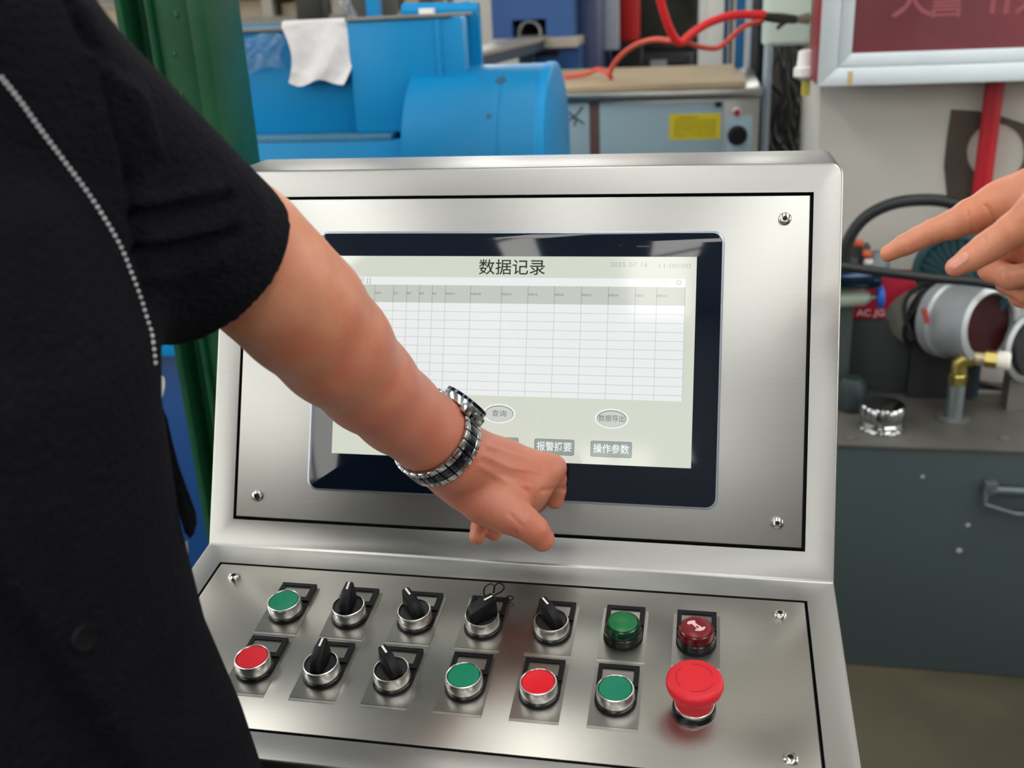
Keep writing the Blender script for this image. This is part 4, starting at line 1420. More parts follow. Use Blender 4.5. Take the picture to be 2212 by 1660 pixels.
    MB().box((at(1835, 560, 1.41).x, 1.41, at(1850, 592, 1.41).z), (at(1880, 560, 1.41).x, 1.45, at(1850, 532, 1.41).z)).build('terminal_block', mat('terminal_grey', (70, 76, 78), 0.45, 0.4), v, bevel=0.004)
    MB().lathe([(0.034, 0), (0.03, 0.03), (0.012, 0.05)], Matrix.Translation(at(1888, 592, 1.42)), 20).build('dome', mat('dome_grey', (110, 120, 120), 0.5, 0.3), v)
    # hoses
    rub = mat('rubber_black', (28, 31, 34), 0.45)
    hose('hydraulic_hose', [at(1822, 620, 1.36), at(1824, 560, 1.36), at(1836, 512, 1.36), at(1872, 468, 1.36), at(1930, 440, 1.36), at(2000, 432, 1.37), at(2060, 440, 1.38), at(2120, 468, 1.40), at(2190, 530, 1.43), at(2240, 600, 1.45)], 0.0125, rub, 'thick black hydraulic hose arching against the white pillar', 'hose')
    hose('black_cable', [at(1790, 572, 1.26), at(1830, 578, 1.26), at(1920, 590, 1.26), at(2020, 602, 1.26), at(2120, 611, 1.26), at(2240, 640, 1.27)], 0.0095, rub, 'straight black cable stretched across in front of the pump', 'cable')


build_pump()


# ------------------------------------------------------------------ clutter far behind, upper left
def build_clutter():
    Y = 4.6
    beige = mat('carton_beige', (188, 182, 164), 0.75, var=0.06, vscale=4)
    grey = mat('rack_grey', (150, 146, 136), 0.6, var=0.06)
    r = thing('storage_rack', 'grey storage rack with pale cartons far behind the blue machine', 'rack', (at(500, 60, Y).x, Y + .3, 0))
    xa, xb = at(150, 60, Y).x, at(890, 60, Y).x
    for x in np.linspace(xa, xb, 6):
        MB().box((x - 0.03, Y, 0), (x + 0.03, Y + 0.06, 2.6)).build('rack_post', grey, r)
        MB().box((x - 0.03, Y + 0.6, 0), (x + 0.03, Y + 0.66, 2.6)).build('rack_post', grey, r)
    zs = [at(500, y, Y).z for y in (92, 40, -30)]
    for z in [0.4] + zs:
        MB().box((xa, Y - 0.02, z - 0.05), (xb, Y + 0.68, z)).build('rack_shelf', mat('shelf_grey', (126, 124, 116), 0.6), r)
    MB().box((xa, Y + 0.9, 0), (xb, Y + 0.95, 2.6)).build('rack_back', mat('rack_back', (120, 116, 106), 0.8, var=0.1, vscale=3), r)
    rng = random.Random(2)
    cols = [(196, 190, 172), (206, 200, 186), (168, 156, 132), (150, 146, 138), (180, 176, 164), (120, 116, 108)]
    names = ['pale beige', 'cream', 'tan', 'grey', 'light grey', 'dark grey']
    for si, z in enumerate(zs):
        x = xa + 0.05
        while x < xb - 0.3:
            w = rng.uniform(0.12, 0.34)
            h = rng.uniform(0.06, 0.10) if si < 2 else rng.uniform(0.1, 0.3)
            ci = rng.randrange(6)
            if rng.random() > 0.12:
                t = MB().box((x, Y + rng.uniform(0, .1), z + 0.0), (x + w, Y + 0.5, z + h)).build('carton', mat('carton_%d' % ci, cols[ci], 0.75), bevel=0.004)
                tag(t, '%s carton on the storage rack far behind the blue machine' % names[ci], 'carton', 'cartons on the storage rack')
            x += w + rng.uniform(0.01, 0.06)
    # orange safety vest hanging
    om = mat('vest_orange', (236, 84, 40), 0.6, var=0.1, vscale=20)
    vs, fs = [], []
    nu, nv = 14, 16
    for s in (0, 1):
        for j in range(nv + 1):
            for i in range(nu + 1):
                g, f = i / nu, j / nv
                px = 138 + 46 * g + 8 * f
                py = -120 + 200 * f + 10 * math.sin(g * 5)
                vs.append(at(px, py, 3.2 + 0.03 * math.sin(g * 14 + f * 3) + (0.012 if s else 0)))
    n = (nu + 1) * (nv + 1)
    for s in (0, 1):
        for j in range(nv):
            for i in range(nu):
                a = s * n + j * (nu + 1) + i
                fs.append((a, a + 1, a + nu + 2, a + nu + 1))
    ring = [i for i in range(nu)] + [j * (nu + 1) + nu for j in range(nv)] + [nv * (nu + 1) + i for i in range(nu, 0, -1)] + [j * (nu + 1) for j in range(nv, 0, -1)]
    for a, b in zip(ring, ring[1:] + ring[:1]):
        fs.append((a, b, b + n, a + n))
    b = MB()
    b.add(vs, fs)
    v = thing('safety_vest', 'orange safety vest hanging with a pale reflective strip', 'vest', at(160, 60, 3.2))
    b.build('cloth', om, v)
    MB().tube(spline([at(172, -120, 3.16), at(176, -20, 3.15), at(184, 78, 3.15)], 6), 0.012, 8).build('reflective_strip', mat('vest_strip', (214, 196, 186), 0.4), v)
    q = at(160, -120, 3.2)
    MB().tube([q + Vector((0, 0.02, 0.0)), Vector((q.x, q.y + 0.02, 6.5))], 0.004, 8).build('hanging_cord', BLACK, v)
    # white flexible pipe that ends on the blue plate
    hose('white_pipe', [at(440, -160, 1.24), at(452, -40, 1.25), at(461, 40, 1.26), at(464, 84, 1.27), at(458, 104, 1.285)], 0.0085, mat('pipe_white', (214, 218, 220), 0.4), 'white flexible pipe running up past the green column', 'pipe')
    # dark control arm and black hoses over the blue machine
    tag(pbox(634, -60, 690, 44, 3.3, 0.1).build('black_box', mat('clutter_black', (46, 46, 44), 0.6), bevel=0.01), 'black equipment box standing beyond the blue machine', 'box')
    x = bpy.data.objects['black_box']
    b0 = at(662, 44, 3.3)
    MB().box((b0.x - 0.02, 3.33, 0), (b0.x + 0.02, 3.37, b0.z + 0.01)).build('stand', DARK, x)
    hose('chain_hose', [at(730, -90, 2.2), at(742, -10, 2.2), at(752, 24, 2.2), at(764, 44, 2.2), at(770, 120, 2.2), Vector((at(772, 330, 2.2).x, 2.2, 0.8)), Vector((at(772, 330, 2.2).x, 2.2, 0.012))], 0.016, mat('chain_black', (50, 54, 58), 0.5, rgb2=(170, 176, 180), vscale=60), 'black corrugated hose hanging behind the blue machine', 'hose')
    tag(pbox(745, -120, 800, 60, 2.7, 0.3).build('dark_housing', mat('housing_dark', (70, 70, 68), 0.6), bevel=0.01), 'dark grey housing behind the corrugated hose', 'housing')
    x = bpy.data.objects['dark_housing']
    b0 = at(772, 60, 2.7)
    MB().box((b0.x - 0.05, 2.75, 0), (b0.x + 0.05, 2.95, b0.z + 0.01)).build('stand', DARK, x)


build_clutter()
# --PERSONS--
# ------------------------------------------------------------------ people
def skin_material(name, c_arm, c_hand, p0, p1):
    m = bpy.data.materials.new(name)
    m.use_nodes = True
    nt = m.node_tree
    b = nt.nodes['Principled BSDF']
    tc = nt.nodes.new('ShaderNodeTexCoord')
    d = np.array(p1) - np.array(p0)
    l2 = float(d @ d)
    sub = nt.nodes.new('ShaderNodeVectorMath')
    sub.operation = 'SUBTRACT'
    sub.inputs[1].default_value = tuple(p0)
    dot = nt.nodes.new('ShaderNodeVectorMath')
    dot.operation = 'DOT_PRODUCT'
    dot.inputs[1].default_value = tuple(d / l2)
    nt.links.new(tc.outputs['Object'], sub.inputs[0])
    nt.links.new(sub.outputs['Vector'], dot.inputs[0])
    ns = nt.nodes.new('ShaderNodeTexNoise')
    ns.inputs['Scale'].default_value = 42
    ns.inputs['Detail'].default_value = 6
    nt.links.new(tc.outputs['Object'], ns.inputs['Vector'])
    add = nt.nodes.new('ShaderNodeMath')
    add.operation = 'MULTIPLY_ADD'
    add.inputs[1].default_value = 1.1
    nt.links.new(ns.outputs['Fac'], add.inputs[0])
    nt.links.new(dot.outputs['Value'], add.inputs[2])
    rp = nt.nodes.new('ShaderNodeValToRGB')
    rp.color_ramp.elements[0].position = 0.2
    rp.color_ramp.elements[1].position = 1.15
    rp.color_ramp.elements[0].color = lin(c_arm) + (1,)
    rp.color_ramp.elements[1].color = lin(c_hand) + (1,)
    nt.links.new(add.outputs['Value'], rp.inputs['Fac'])
    nb_ = nt.nodes.new('ShaderNodeTexNoise')
    nb_.inputs['Scale'].default_value = 26
    nb_.inputs['Detail'].default_value = 3
    nt.links.new(tc.outputs['Object'], nb_.inputs['Vector'])
    mr_ = nt.nodes.new('ShaderNodeMapRange')
    mr_.inputs['From Min'].default_value = 0.42
    mr_.inputs['From Max'].default_value = 0.68
    nt.links.new(nb_.outputs['Fac'], mr_.inputs['Value'])
    mx_ = nt.nodes.new('ShaderNodeMix')
    mx_.data_type = 'RGBA'
    mx_.blend_type = 'MULTIPLY'
    mx_.inputs[7].default_value = (0.98, 0.82, 0.77, 1)
    nt.links.new(mr_.outputs['Result'], mx_.inputs[0])
    nt.links.new(rp.outputs['Color'], mx_.inputs[6])
    nt.links.new(mx_.outputs[2], b.inputs['Base Color'])
    b.inputs['Roughness'].default_value = 0.44
    b.inputs['Subsurface Weight'].default_value = 0.08
    b.inputs['Subsurface Radius'].default_value = (1.0, 0.35, 0.2)
    b.inputs['Subsurface Scale'].default_value = 0.005
    n2 = nt.nodes.new('ShaderNodeTexVoronoi')
    n2.inputs['Scale'].default_value = 700
    nt.links.new(tc.outputs['Object'], n2.inputs['Vector'])
    n3 = nt.nodes.new('ShaderNodeTexNoise')
    n3.inputs['Scale'].default_value = 120
    nt.links.new(tc.outputs['Object'], n3.inputs['Vector'])
    ad = nt.nodes.new('ShaderNodeMath')
    nt.links.new(n2.outputs['Distance'], ad.inputs[0])
    nt.links.new(n3.outputs['Fac'], ad.inputs[1])
    bp = nt.nodes.new('ShaderNodeBump')
    bp.inputs['Strength'].default_value = 0.17
    bp.inputs['Distance'].default_value = 0.0010
    nt.links.new(ad.outputs['Value'], bp.inputs['Height'])
    nt.links.new(bp.outputs['Normal'], b.inputs['Normal'])
    return m


def J(px, py, zc, r):
    p = atz(px, py, zc)
    return (p.x, p.y, p.z, r)


def bounds(chains, m=0.05):
    a = np.array([p for c in chains for p in c])
    return a[:, :3].min(0) - m, a[:, :3].max(0) + m


def limb_field(palm, fingers, h, kp=0.010, kf=0.005, creases=()):
    lo, hi = bounds([palm_c for palm_c in palm] + fingers)
    base = Field(lo, hi, h)
    for c in palm:
        base.chain(c, kp)
    out = base.v.copy()
    for f in fingers:
        g = Field(lo, hi, h)
        g.chain(f, 0.0025)
        out = np.minimum(out, Field.smin(base.v, g.v, 0.008))
    base.v = out
    pos, q = base.mesh()
    return smooth_np(pos, q, 2, 0.4), q


def body_core(T, f, l, zs, head=True, right_arm=None, h=0.009):
    """head, neck, trunk, legs: coarse, mostly under the clothes"""
    T = np.array(T)
    f, l = np.array(f), np.array(l)
    up = np.array((0, 0, 1.0))
    lo = np.array((T[0] - 0.5, T[1] - 0.5, 0.02))
    hi = np.array((T[0] + 0.5, T[1] + 0.5, zs + 0.45))
    F = Field(lo, hi, h)
    P = lambda a, b, z: T + l * a + f * b + up * (z - T[2])
    def c(*pts, k=0.03):
        F.chain([tuple(p) + (r,) for p, r in pts], k)
    for s in (-1, 1):
        c((P(s * 0.07, 0, 0.95), 0.10), (P(s * 0.07, 0.02, zs - 0.2), 0.10), (P(s * 0.08, 0, zs - 0.06), 0.085))
        c((P(s * 0.10, 0, 0.92), 0.088), (P(s * 0.11, 0.01, 0.50), 0.060), (P(s * 0.115, -0.01, 0.34), 0.056), (P(s * 0.115, -0.01, 0.09), 0.038))
        c((P(0, 0, zs + 0.0), 0.06), (P(s * 0.16, 0, zs - 0.015), 0.05))
    if right_arm:
        F.chain(right_arm, 0.02)
    pos, q = F.mesh()
    pos = smooth_np(pos, q, 3, 0.5)
    # head and neck, finer
    F = Field(P(0, 0.02, zs + 0.13) - 0.19, P(0, 0.02, zs + 0.13) + 0.19, 0.0045)
    c((P(0, -0.012, zs - 0.03), 0.058), (P(0, 0.0, zs + 0.11), 0.052), k=0.02)
    c((P(0, -0.025, zs + 0.215), 0.076), (P(0, 0.022, zs + 0.225), 0.072), k=0.02)
    c((P(0, 0.03, zs + 0.175), 0.060), (P(0, 0.052, zs + 0.115), 0.034), (P(0, 0.066, zs + 0.098), 0.022), k=0.03)
    for s in (-1, 1):
        c((P(s * 0.030, 0.058, zs + 0.165), 0.026), (P(s * 0.040, 0.04, zs + 0.14), 0.022), k=0.02)
        c((P(s * 0.012, 0.086, zs + 0.216), 0.010), (P(s * 0.045, 0.074, zs + 0.214), 0.010), k=0.015)
        c((P(s * 0.070, -0.004, zs + 0.20), 0.010), (P(s * 0.078, -0.012, zs + 0.185), 0.013), (P(s * 0.072, -0.004, zs + 0.155), 0.007), k=0.006)
        c((P(s * 0.010, 0.108, zs + 0.158), 0.007), (P(s * 0.009, 0.100, zs + 0.158), 0.008), k=0.008)
    c((P(0, 0.088, zs + 0.205), 0.008), (P(0, 0.108, zs + 0.163), 0.011), k=0.012)
    c((P(-0.018, 0.084, zs + 0.128), 0.006), (P(0, 0.092, zs + 0.130), 0.0075), (P(0.018, 0.084, zs + 0.128), 0.006), k=0.008)
    c((P(-0.014, 0.082, zs + 0.119), 0.006), (P(0, 0.088, zs + 0.118), 0.0075), (P(0.014, 0.082, zs + 0.119), 0.006), k=0.008)
    hp_, hq_ = F.mesh()
    hp_ = smooth_np(hp_, hq_, 2, 0.4)
    return np.concatenate([pos, hp_]), np.concatenate([q, hq_ + len(pos)])


def dress(person, T, f, l, zs, hair_c, trouser_c):
    T = np.array(T)
    f, l = np.array(f), np.array(l)
    up = np.array((0, 0, 1.0))
    P = lambda a, b, z: T + l * a + f * b + up * (z - T[2])
    F = Field(T + (-0.45, -0.45, 0.03 - T[2]), T + (0.45, 0.45, 1.12 - T[2]), 0.008)
    for s in (-1, 1):
        F.chain([tuple(P(s * 0.09, 0, 1.02)) + (0.118,), tuple(P(s * 0.10, 0.01, 0.52)) + (0.088,), tuple(P(s * 0.115, 0, 0.09)) + (0.066,)], 0.02)
    pos, q = F.mesh()
    link('trousers', np_mesh('trousers', [(smooth_np(pos, q, 3), q)], mat('trouser_%d_%d_%d' % trouser_c, trouser_c, 0.85, bump=0.3, bscale=200)), person)
    for s in (-1, 1):
        F = Field(P(s * 0.115, 0.06, 0.0) + (-0.25, -0.25, 0), P(s * 0.115, 0.06, 0.14) + (0.25, 0.25, 0), 0.006)
        F.chain([tuple(P(s * 0.115, -0.05, 0.045)) + (0.044,), tuple(P(s * 0.12, 0.08, 0.043)) + (0.042,), tuple(P(s * 0.125, 0.16, 0.036)) + (0.034,)], 0.02)
        F.chain([tuple(P(s * 0.115, -0.03, 0.05)) + (0.048,), tuple(P(s * 0.115, -0.02, 0.10)) + (0.046,)], 0.02)
        pos, q = F.mesh()
        pos[:, 2] = np.maximum(pos[:, 2], 0.001)
        link('shoe', np_mesh('shoe', [(smooth_np(pos, q, 2), q)], mat('shoe_black', (24, 24, 26), 0.5)), person)
    F = Field(P(0, 0, zs + 0.1) - 0.2, P(0, 0, zs + 0.3) + 0.2, 0.006)
    F.chain([tuple(P(0, -0.036, zs + 0.232)) + (0.079,), tuple(P(0, 0.004, zs + 0.250)) + (0.074,), tuple(P(0.01, 0.030, zs + 0.272)) + (0.052,)], 0.02)
    F.chain([tuple(P(0, -0.045, zs + 0.22)) + (0.066,), tuple(P(0, -0.035, zs + 0.155)) + (0.050,)], 0.02)
    for s in (-1, 1):
        F.chain([tuple(P(s * 0.066, 0.012, zs + 0.235)) + (0.012,), tuple(P(s * 0.068, 0.012, zs + 0.195)) + (0.008,)], 0.01)
    pos, q = F.mesh()
    link('hair', np_mesh('hair', [(smooth_np(pos, q, 2), q)], mat('hair_%d' % hair_c[0], hair_c, 0.5, bump=0.6, bscale=160, stretch=(1, 1, 0.2))), person)
    for s in (-1, 1):
        MB().tube([Vector(P(s * 0.014, 0.0965, zs + 0.216)), Vector(P(s * 0.030, 0.0925, zs + 0.221)), Vector(P(s * 0.046, 0.081, zs + 0.217))], [0.002, 0.003, 0.0015], 8).build('eyebrow', mat('brow_dark', (26, 22, 20), 0.7), person)
        e = P(s * 0.030, 0.0795, zs + 0.196)
        eye = MB().lathe([(0.0005, -0.011), (0.008, -0.008), (0.011, 0), (0.008, 0.008), (0.0005, 0.011)], Matrix.Translation(e), 16).build('eye', mat('eye_white', (228, 226, 220), 0.2), person)
        MB().lathe([(0.005, 0), (0.004, 0.002)], Matrix.Translation(Vector(e) + Vector(f) * 0.0105) @ Vector(f).to_track_quat('Z', 'Y').to_matrix().to_4x4(), 12).build('iris', mat('iris', (40, 26, 18), 0.2), eye)


# ---- person at the console: left arm reaching over the touch screen
def person_operator():
    S = np.array((-0.174, -0.361, 1.412))
    f = np.array((0.5, -0.866, 0.0))
    l = np.array((0.866, 0.5, 0.0))
    T = S - 0.165 * l
    zs = 1.43
    root = thing('person', 'person in a dark short sleeved shirt reaching one hand to the touch screen', 'person', (T[0], T[1], 0))
    elbow = J(520, 545, .635, .043)
    wrist = J(972, 980, .822, .0285)
    skin = skin_material('skin_operator', (204, 148, 114), (186, 116, 92), elbow[:3], J(1120, 1060, .86, 0)[:3])
    arm = [tuple(S) + (0.052,), elbow, J(590, 613, .655, .0425), J(650, 672, .68, .0432), J(722, 751, .71, .0405), J(796, 830, .745, .0352), J(860, 888, .775, .0322), J(921, 934, .80, .0308), wrist]
    W = J(985, 992, .825, .027)
    palm = [arm,
            [wrist, J(1050, 1020, .845, .024), J(1128, 1056, .855, .0185), J(1150, 1058, .862, .0160)],
            [W, J(1080, 1010, .855, .0215), J(1172, 1022, .868, .0160)],
            [W, J(1080, 1005, .862, .0195), J(1150, 1008, .880, .0150)],
            [W, J(1060, 1000, .868, .018), J(1112, 1000, .895, .0140)],
            [J(1000, 1035, .84, .020), J(1050, 1075, .838, .0205), J(1095, 1098, .832, .0165)],
            [J(968, 1030, .838, .0165), J(1000, 1050, .838, .0185)],
            [J(1060, 1060, .86, .020), J(1120, 1075, .862, .018)]]
    fingers = [
        # index: knuckle, then bent down towards the glass
        [J(1150, 1026, .865, .0150), J(1180, 1016, .870, .0124), J(1197, 1010, .873, .0104), J(1201, 1036, .882, .0092), J(1201, 1058, .889, .0089), J(1198, 1080, .893, .0086)],
        # thumb
        [J(1060, 1085, .835, .0190), J(1102, 1114, .826, .0158), J(1130, 1128, .822, .0140), J(1154, 1146, .822, .0122), J(1171, 1165, .826, .0106)],
        # middle, ring and little finger folded under the palm
        [J(1150, 1050, .880, .012), J(1160, 1085, .905, .0092), J(1100, 1125, .900, .0086), J(1074, 1134, .886, .0080), J(1067, 1152, .876, .0074)],
        [J(1130, 1030, .893, .011), J(1135, 1080, .907, .0088), J(1080, 1125, .905, .0082), J(1044, 1118, .89, .0080), J(1037, 1140, .876, .0080), J(1031, 1160, .868, .0074)],
        [J(1105, 1010, .905, .010), J(1100, 1060, .910, .0078), J(1050, 1100, .912, .0072), J(1022, 1110, .90, .0068)]]
    hp, hq = limb_field(palm, fingers, 0.0015)
    n = normals_np(hp, hq)
    px = project(hp)
    front = np.clip(-(n @ RM[2]) * 2, 0, 1)
    # tendons and creases of the back of the hand
    for line, dep, wid in (([(1050, 962), (1110, 985), (1160, 1000)], 0.0012, 5), ([(1045, 985), (1100, 1010), (1165, 1020)], 0.0010, 6), ([(1040, 1010), (1090, 1040), (1140, 1052)], 0.0010, 7),
                           ([(1100, 1110), (1130, 1140)], -0.0006, 5), ([(1172, 1060), (1222, 1056)], -0.0012, 5), ([(1118, 1162), (1112, 1150)], -0.0015, 4), ([(1072, 1158), (1092, 1163)], -0.001, 4),
                           ([(985, 1080), (1016, 1116), (1046, 1140)], -0.0006, 6)):
        d = poly_dist(px, line)
        hp += n * (dep * np.exp(-(d / wid) ** 2) * front)[:, None]
    core = body_core(T, f, l, zs, right_arm=[tuple(T - 0.18 * l + (0, 0, zs - 0.02 - T[2])) + (0.05,), tuple(T - 0.27 * l + (0, 0, 1.20 - T[2])) + (0.042,), tuple(T - 0.28 * l + 0.06 * f + (0, 0, 0.95 - T[2])) + (0.03,), tuple(T - 0.28 * l + 0.08 * f + (0, 0, 0.83 - T[2])) + (0.036,)])
    link('body', np_mesh('body', [(hp, hq), core], skin), root)
    # ---- shirt
    hem = np.array(J(466, 566, .625, 0)[:3])
    ax = (hem - S) / np.linalg.norm(hem - S)
    lo = np.array((T[0] - 0.36, T[1] - 0.36, 0.84))
    hi = np.array((max(hem[0] + 0.10, T[0] + 0.30), T[1] + 0.42, 1.60))
    F = Field(lo, hi, 0.0036)
    sl, X, Y, Z = F.region(lo, hi)
    a = (X - T[0]) * l[0] + (Y - T[1]) * l[1]
    b = (X - T[0]) * f[0] + (Y - T[1]) * f[1]
    A = np.interp(Z.ravel(), [0.84, 0.99, 1.06, 1.13, 1.21, 1.25, 1.33, 1.43, 1.52], [0.266, 0.248, 0.235, 0.231, 0.233, 0.239, 0.222, 0.155, 0.08]).astype(np.float32)[None, None, :]
    B = np.interp(Z.ravel(), [0.84, 1.0, 1.2, 1.33, 1.43, 1.52], [0.175, 0.170, 0.160, 0.145, 0.105, 0.06]).astype(np.float32)[None, None, :]
    d = (np.sqrt((a / A) ** 2 + (b / B) ** 2) - 1) * B
    d = np.maximum(d, 0.86 - Z)
    d = np.maximum(d, Z - 1.50)
    Rs = T - 0.20 * l
    Rs[2] = 1.40
    d = Field.smin(d, Field.cone(X, Y, Z, (T[0], T[1], 1.455), tuple(S), 0.060, 0.058), 0.04)
    d = Field.smin(d, Field.cone(X, Y, Z, (T[0], T[1], 1.455), tuple(Rs), 0.060, 0.070), 0.04)
    Re = T - 0.27 * l
    Re[2] = 1.22
    d = Field.smin(d, Field.cone(X, Y, Z, tuple(Rs), tuple(Re), 0.085, 0.070), 0.03)
    h1 = hem + ax * 0.05
    slv = Field.cone(X, Y, Z, tuple(S), tuple(h1), 0.060, 0.057)
    along = (X - hem[0]) * ax[0] + (Y - hem[1]) * ax[1] + (Z - hem[2]) * ax[2]
    slv = np.maximum(slv, along)
    d = Field.smin(d, slv, 0.03)
    h2 = hem - ax * 0.02
    inner = Field.cone(X, Y, Z, tuple(h2), tuple(hem + ax * 0.06), 0.0500, 0.0480)
    d = np.maximum(d, -inner)
    F.v[sl] = d
    sp, sq = F.mesh()
    sp = smooth_np(sp, sq, 1, 0.4)
    n = normals_np(sp, sq)
    px = project(sp)
    front = np.clip(-(n @ RM[2]) * 3 + 0.3, 0, 1)
    for line, dep, wid in (([(150, 0), (215, 120), (250, 240), (285, 380), (300, 520), (318, 640), (332, 716)], -0.006, 10),
                           ([(180, 60), (260, 170), (290, 280), (292, 395)], -0.004, 14), ([(205, 120), (300, 220), (330, 320)], 0.006, 16),
                           ([(295, 470), (370, 455), (440, 440), (500, 430)], -0.007, 12), ([(300, 440), (380, 425), (460, 412)], 0.005, 14),
                           ([(300, 545), (380, 530), (450, 515), (510, 505)], -0.008, 10), ([(305, 520), (390, 505), (470, 492)], 0.005, 13),
                           ([(310, 600), (400, 590), (480, 560)], 0.003, 20), ([(560, 420), (575, 480), (560, 560)], 0.0015, 16)):
        dd = poly_dist(px, line)
        sp += n * (dep * np.exp(-(dd / wid) ** 2) * front)[:, None]
    # front edge of the shirt: the panel to the right of it lies on top
    A0, B0 = np.array((-60., 1170.)), np.array((330., 1700.))
    side = ((B0 - A0)[0] * (px - A0)[:, 1] - (B0 - A0)[1] * (px - A0)[:, 0]) / np.linalg.norm(B0 - A0)
    sp -= n * (0.010 / (1 + np.exp(-np.clip(side / 3, -40, 40))) * front)[:, None]
    cloth = mat('shirt_navy_black', (13, 14, 21), 0.9, var=0.15, vscale=30, bump=1.0, bscale=240, spec=0.12, bdist=0.004)
    shirt_me = np_mesh('shirt', [(sp, sq)], cloth)
    shirt = link('shirt', shirt_me, root)
    tris = [tuple(int(i) for i in q) for q in sq]
    bvh = BVHTree.FromPolygons([tuple(v) for v in sp], tris)
    org = Vector(CAM)

    def hit(x, y):
        dvec = Vector(ray(x, y)).normalized()
        loc, nn, _, _ = bvh.ray_cast(org, dvec)
        return loc, nn
    # white stitching
    st = [(0, 165), (40, 215), (90, 285), (140, 352), (190, 420), (235, 490), (262, 540), (285, 598), (302, 645), (316, 690), (326, 722), (331, 760), (335, 800)]
    path = spline([Vector((x, y, 0)) for x, y in st], 60)
    acc, last, k = 0, path[0], 0
    sm = MB()
    seg = []
    for p in path[1:]:
        acc += (p - last).length
        last = p
        seg.append((acc, p))
    pos = 0
    lib = lambda s: min(seg, key=lambda t: abs(t[0] - s))[1]
    white = mat('stitch_white', (205, 208, 210), 0.7)
    while pos < acc - 10:
        pa, pb = lib(pos), lib(pos + 6.2)
        (A1, n1), (B1, n2) = hit(pa.x, pa.y), hit(pb.x, pb.y)
        if A1 and B1 and (A1 - B1).length < 0.02 and (A1 - B1).length > 1e-5:
            sm.tube([A1 + n1 * 0.0002, (A1 + B1) / 2 + n1 * 0.0007, B1 + n2 * 0.0002], [0.0006, 0.00095, 0.0006], 6)
        pos += 14.5
    o = sm.build('stitching', white, shirt)
    o['kind'] = 'stuff'
    o['label'] = 'white running stitch along the seam'
    # snap button
    loc, nn = hit(178, 1378)
    if loc:
        M = Matrix.Translation(loc) @ nn.to_track_quat('Z', 'Y').to_matrix().to_4x4()
        MB().lathe([(0.0070, -0.001), (0.0070, 0.0012), (0.0062, 0.0022), (0.005, 0.0018)], M, 28).build('shirt_button', mat('button_black', (11, 12, 15), 0.5, spec=0.2), shirt)
    # loose side flap hanging beyond the edge of the shirt, with white lining showing
    zc0 = 0.585
    flap_px = [(318, 905), (330, 880), (348, 872), (362, 905), (372, 950), (388, 1010), (408, 1065), (424, 1108), (426, 1130), (420, 1152), (411, 1166), (398, 1150), (380, 1085), (362, 1030), (345, 985), (330, 950)]
    vs = [atz(x, y, zc0) for x, y in flap_px] + [atz(x, y, zc0 + 0.006) for x, y in flap_px]
    m_ = len(flap_px)
    fb = MB()
    fb.add(vs, [tuple(range(m_)), tuple(reversed(range(m_, 2 * m_)))] + [(i, (i + 1) % m_, m_ + (i + 1) % m_, m_ + i) for i in range(m_)])
    fb.build('side_flap', cloth, shirt, bevel=0.0012)
    lining = mat('lining_white', (214, 216, 216), 0.7)
    MB().tube(spline([atz(346, 812, .592), atz(348, 832, .590), atz(343, 856, .588), atz(338, 876, .588)], 4), [0.0008] + [0.0022] * 10 + [0.0022, 0.0012], 8).build('lining', lining, shirt)
    MB().tube(spline([atz(365, 1042, .578), atz(366, 1050, .578), atz(367, 1056, .578)], 4), 0.0011, 8).build('lining', lining, shirt)
    MB().tube(spline([atz(402, 1170, .60), atz(404, 1200, .60), atz(409, 1245, .60), atz(416, 1290, .60)], 4), 0.0009, 8).build('lining', mat('lining_grey', (150, 152, 156), 0.7), shirt)
    dress(root, T, f, l, zs, (20, 18, 18), (22, 23, 28))
    return arm


ARM = person_operator()


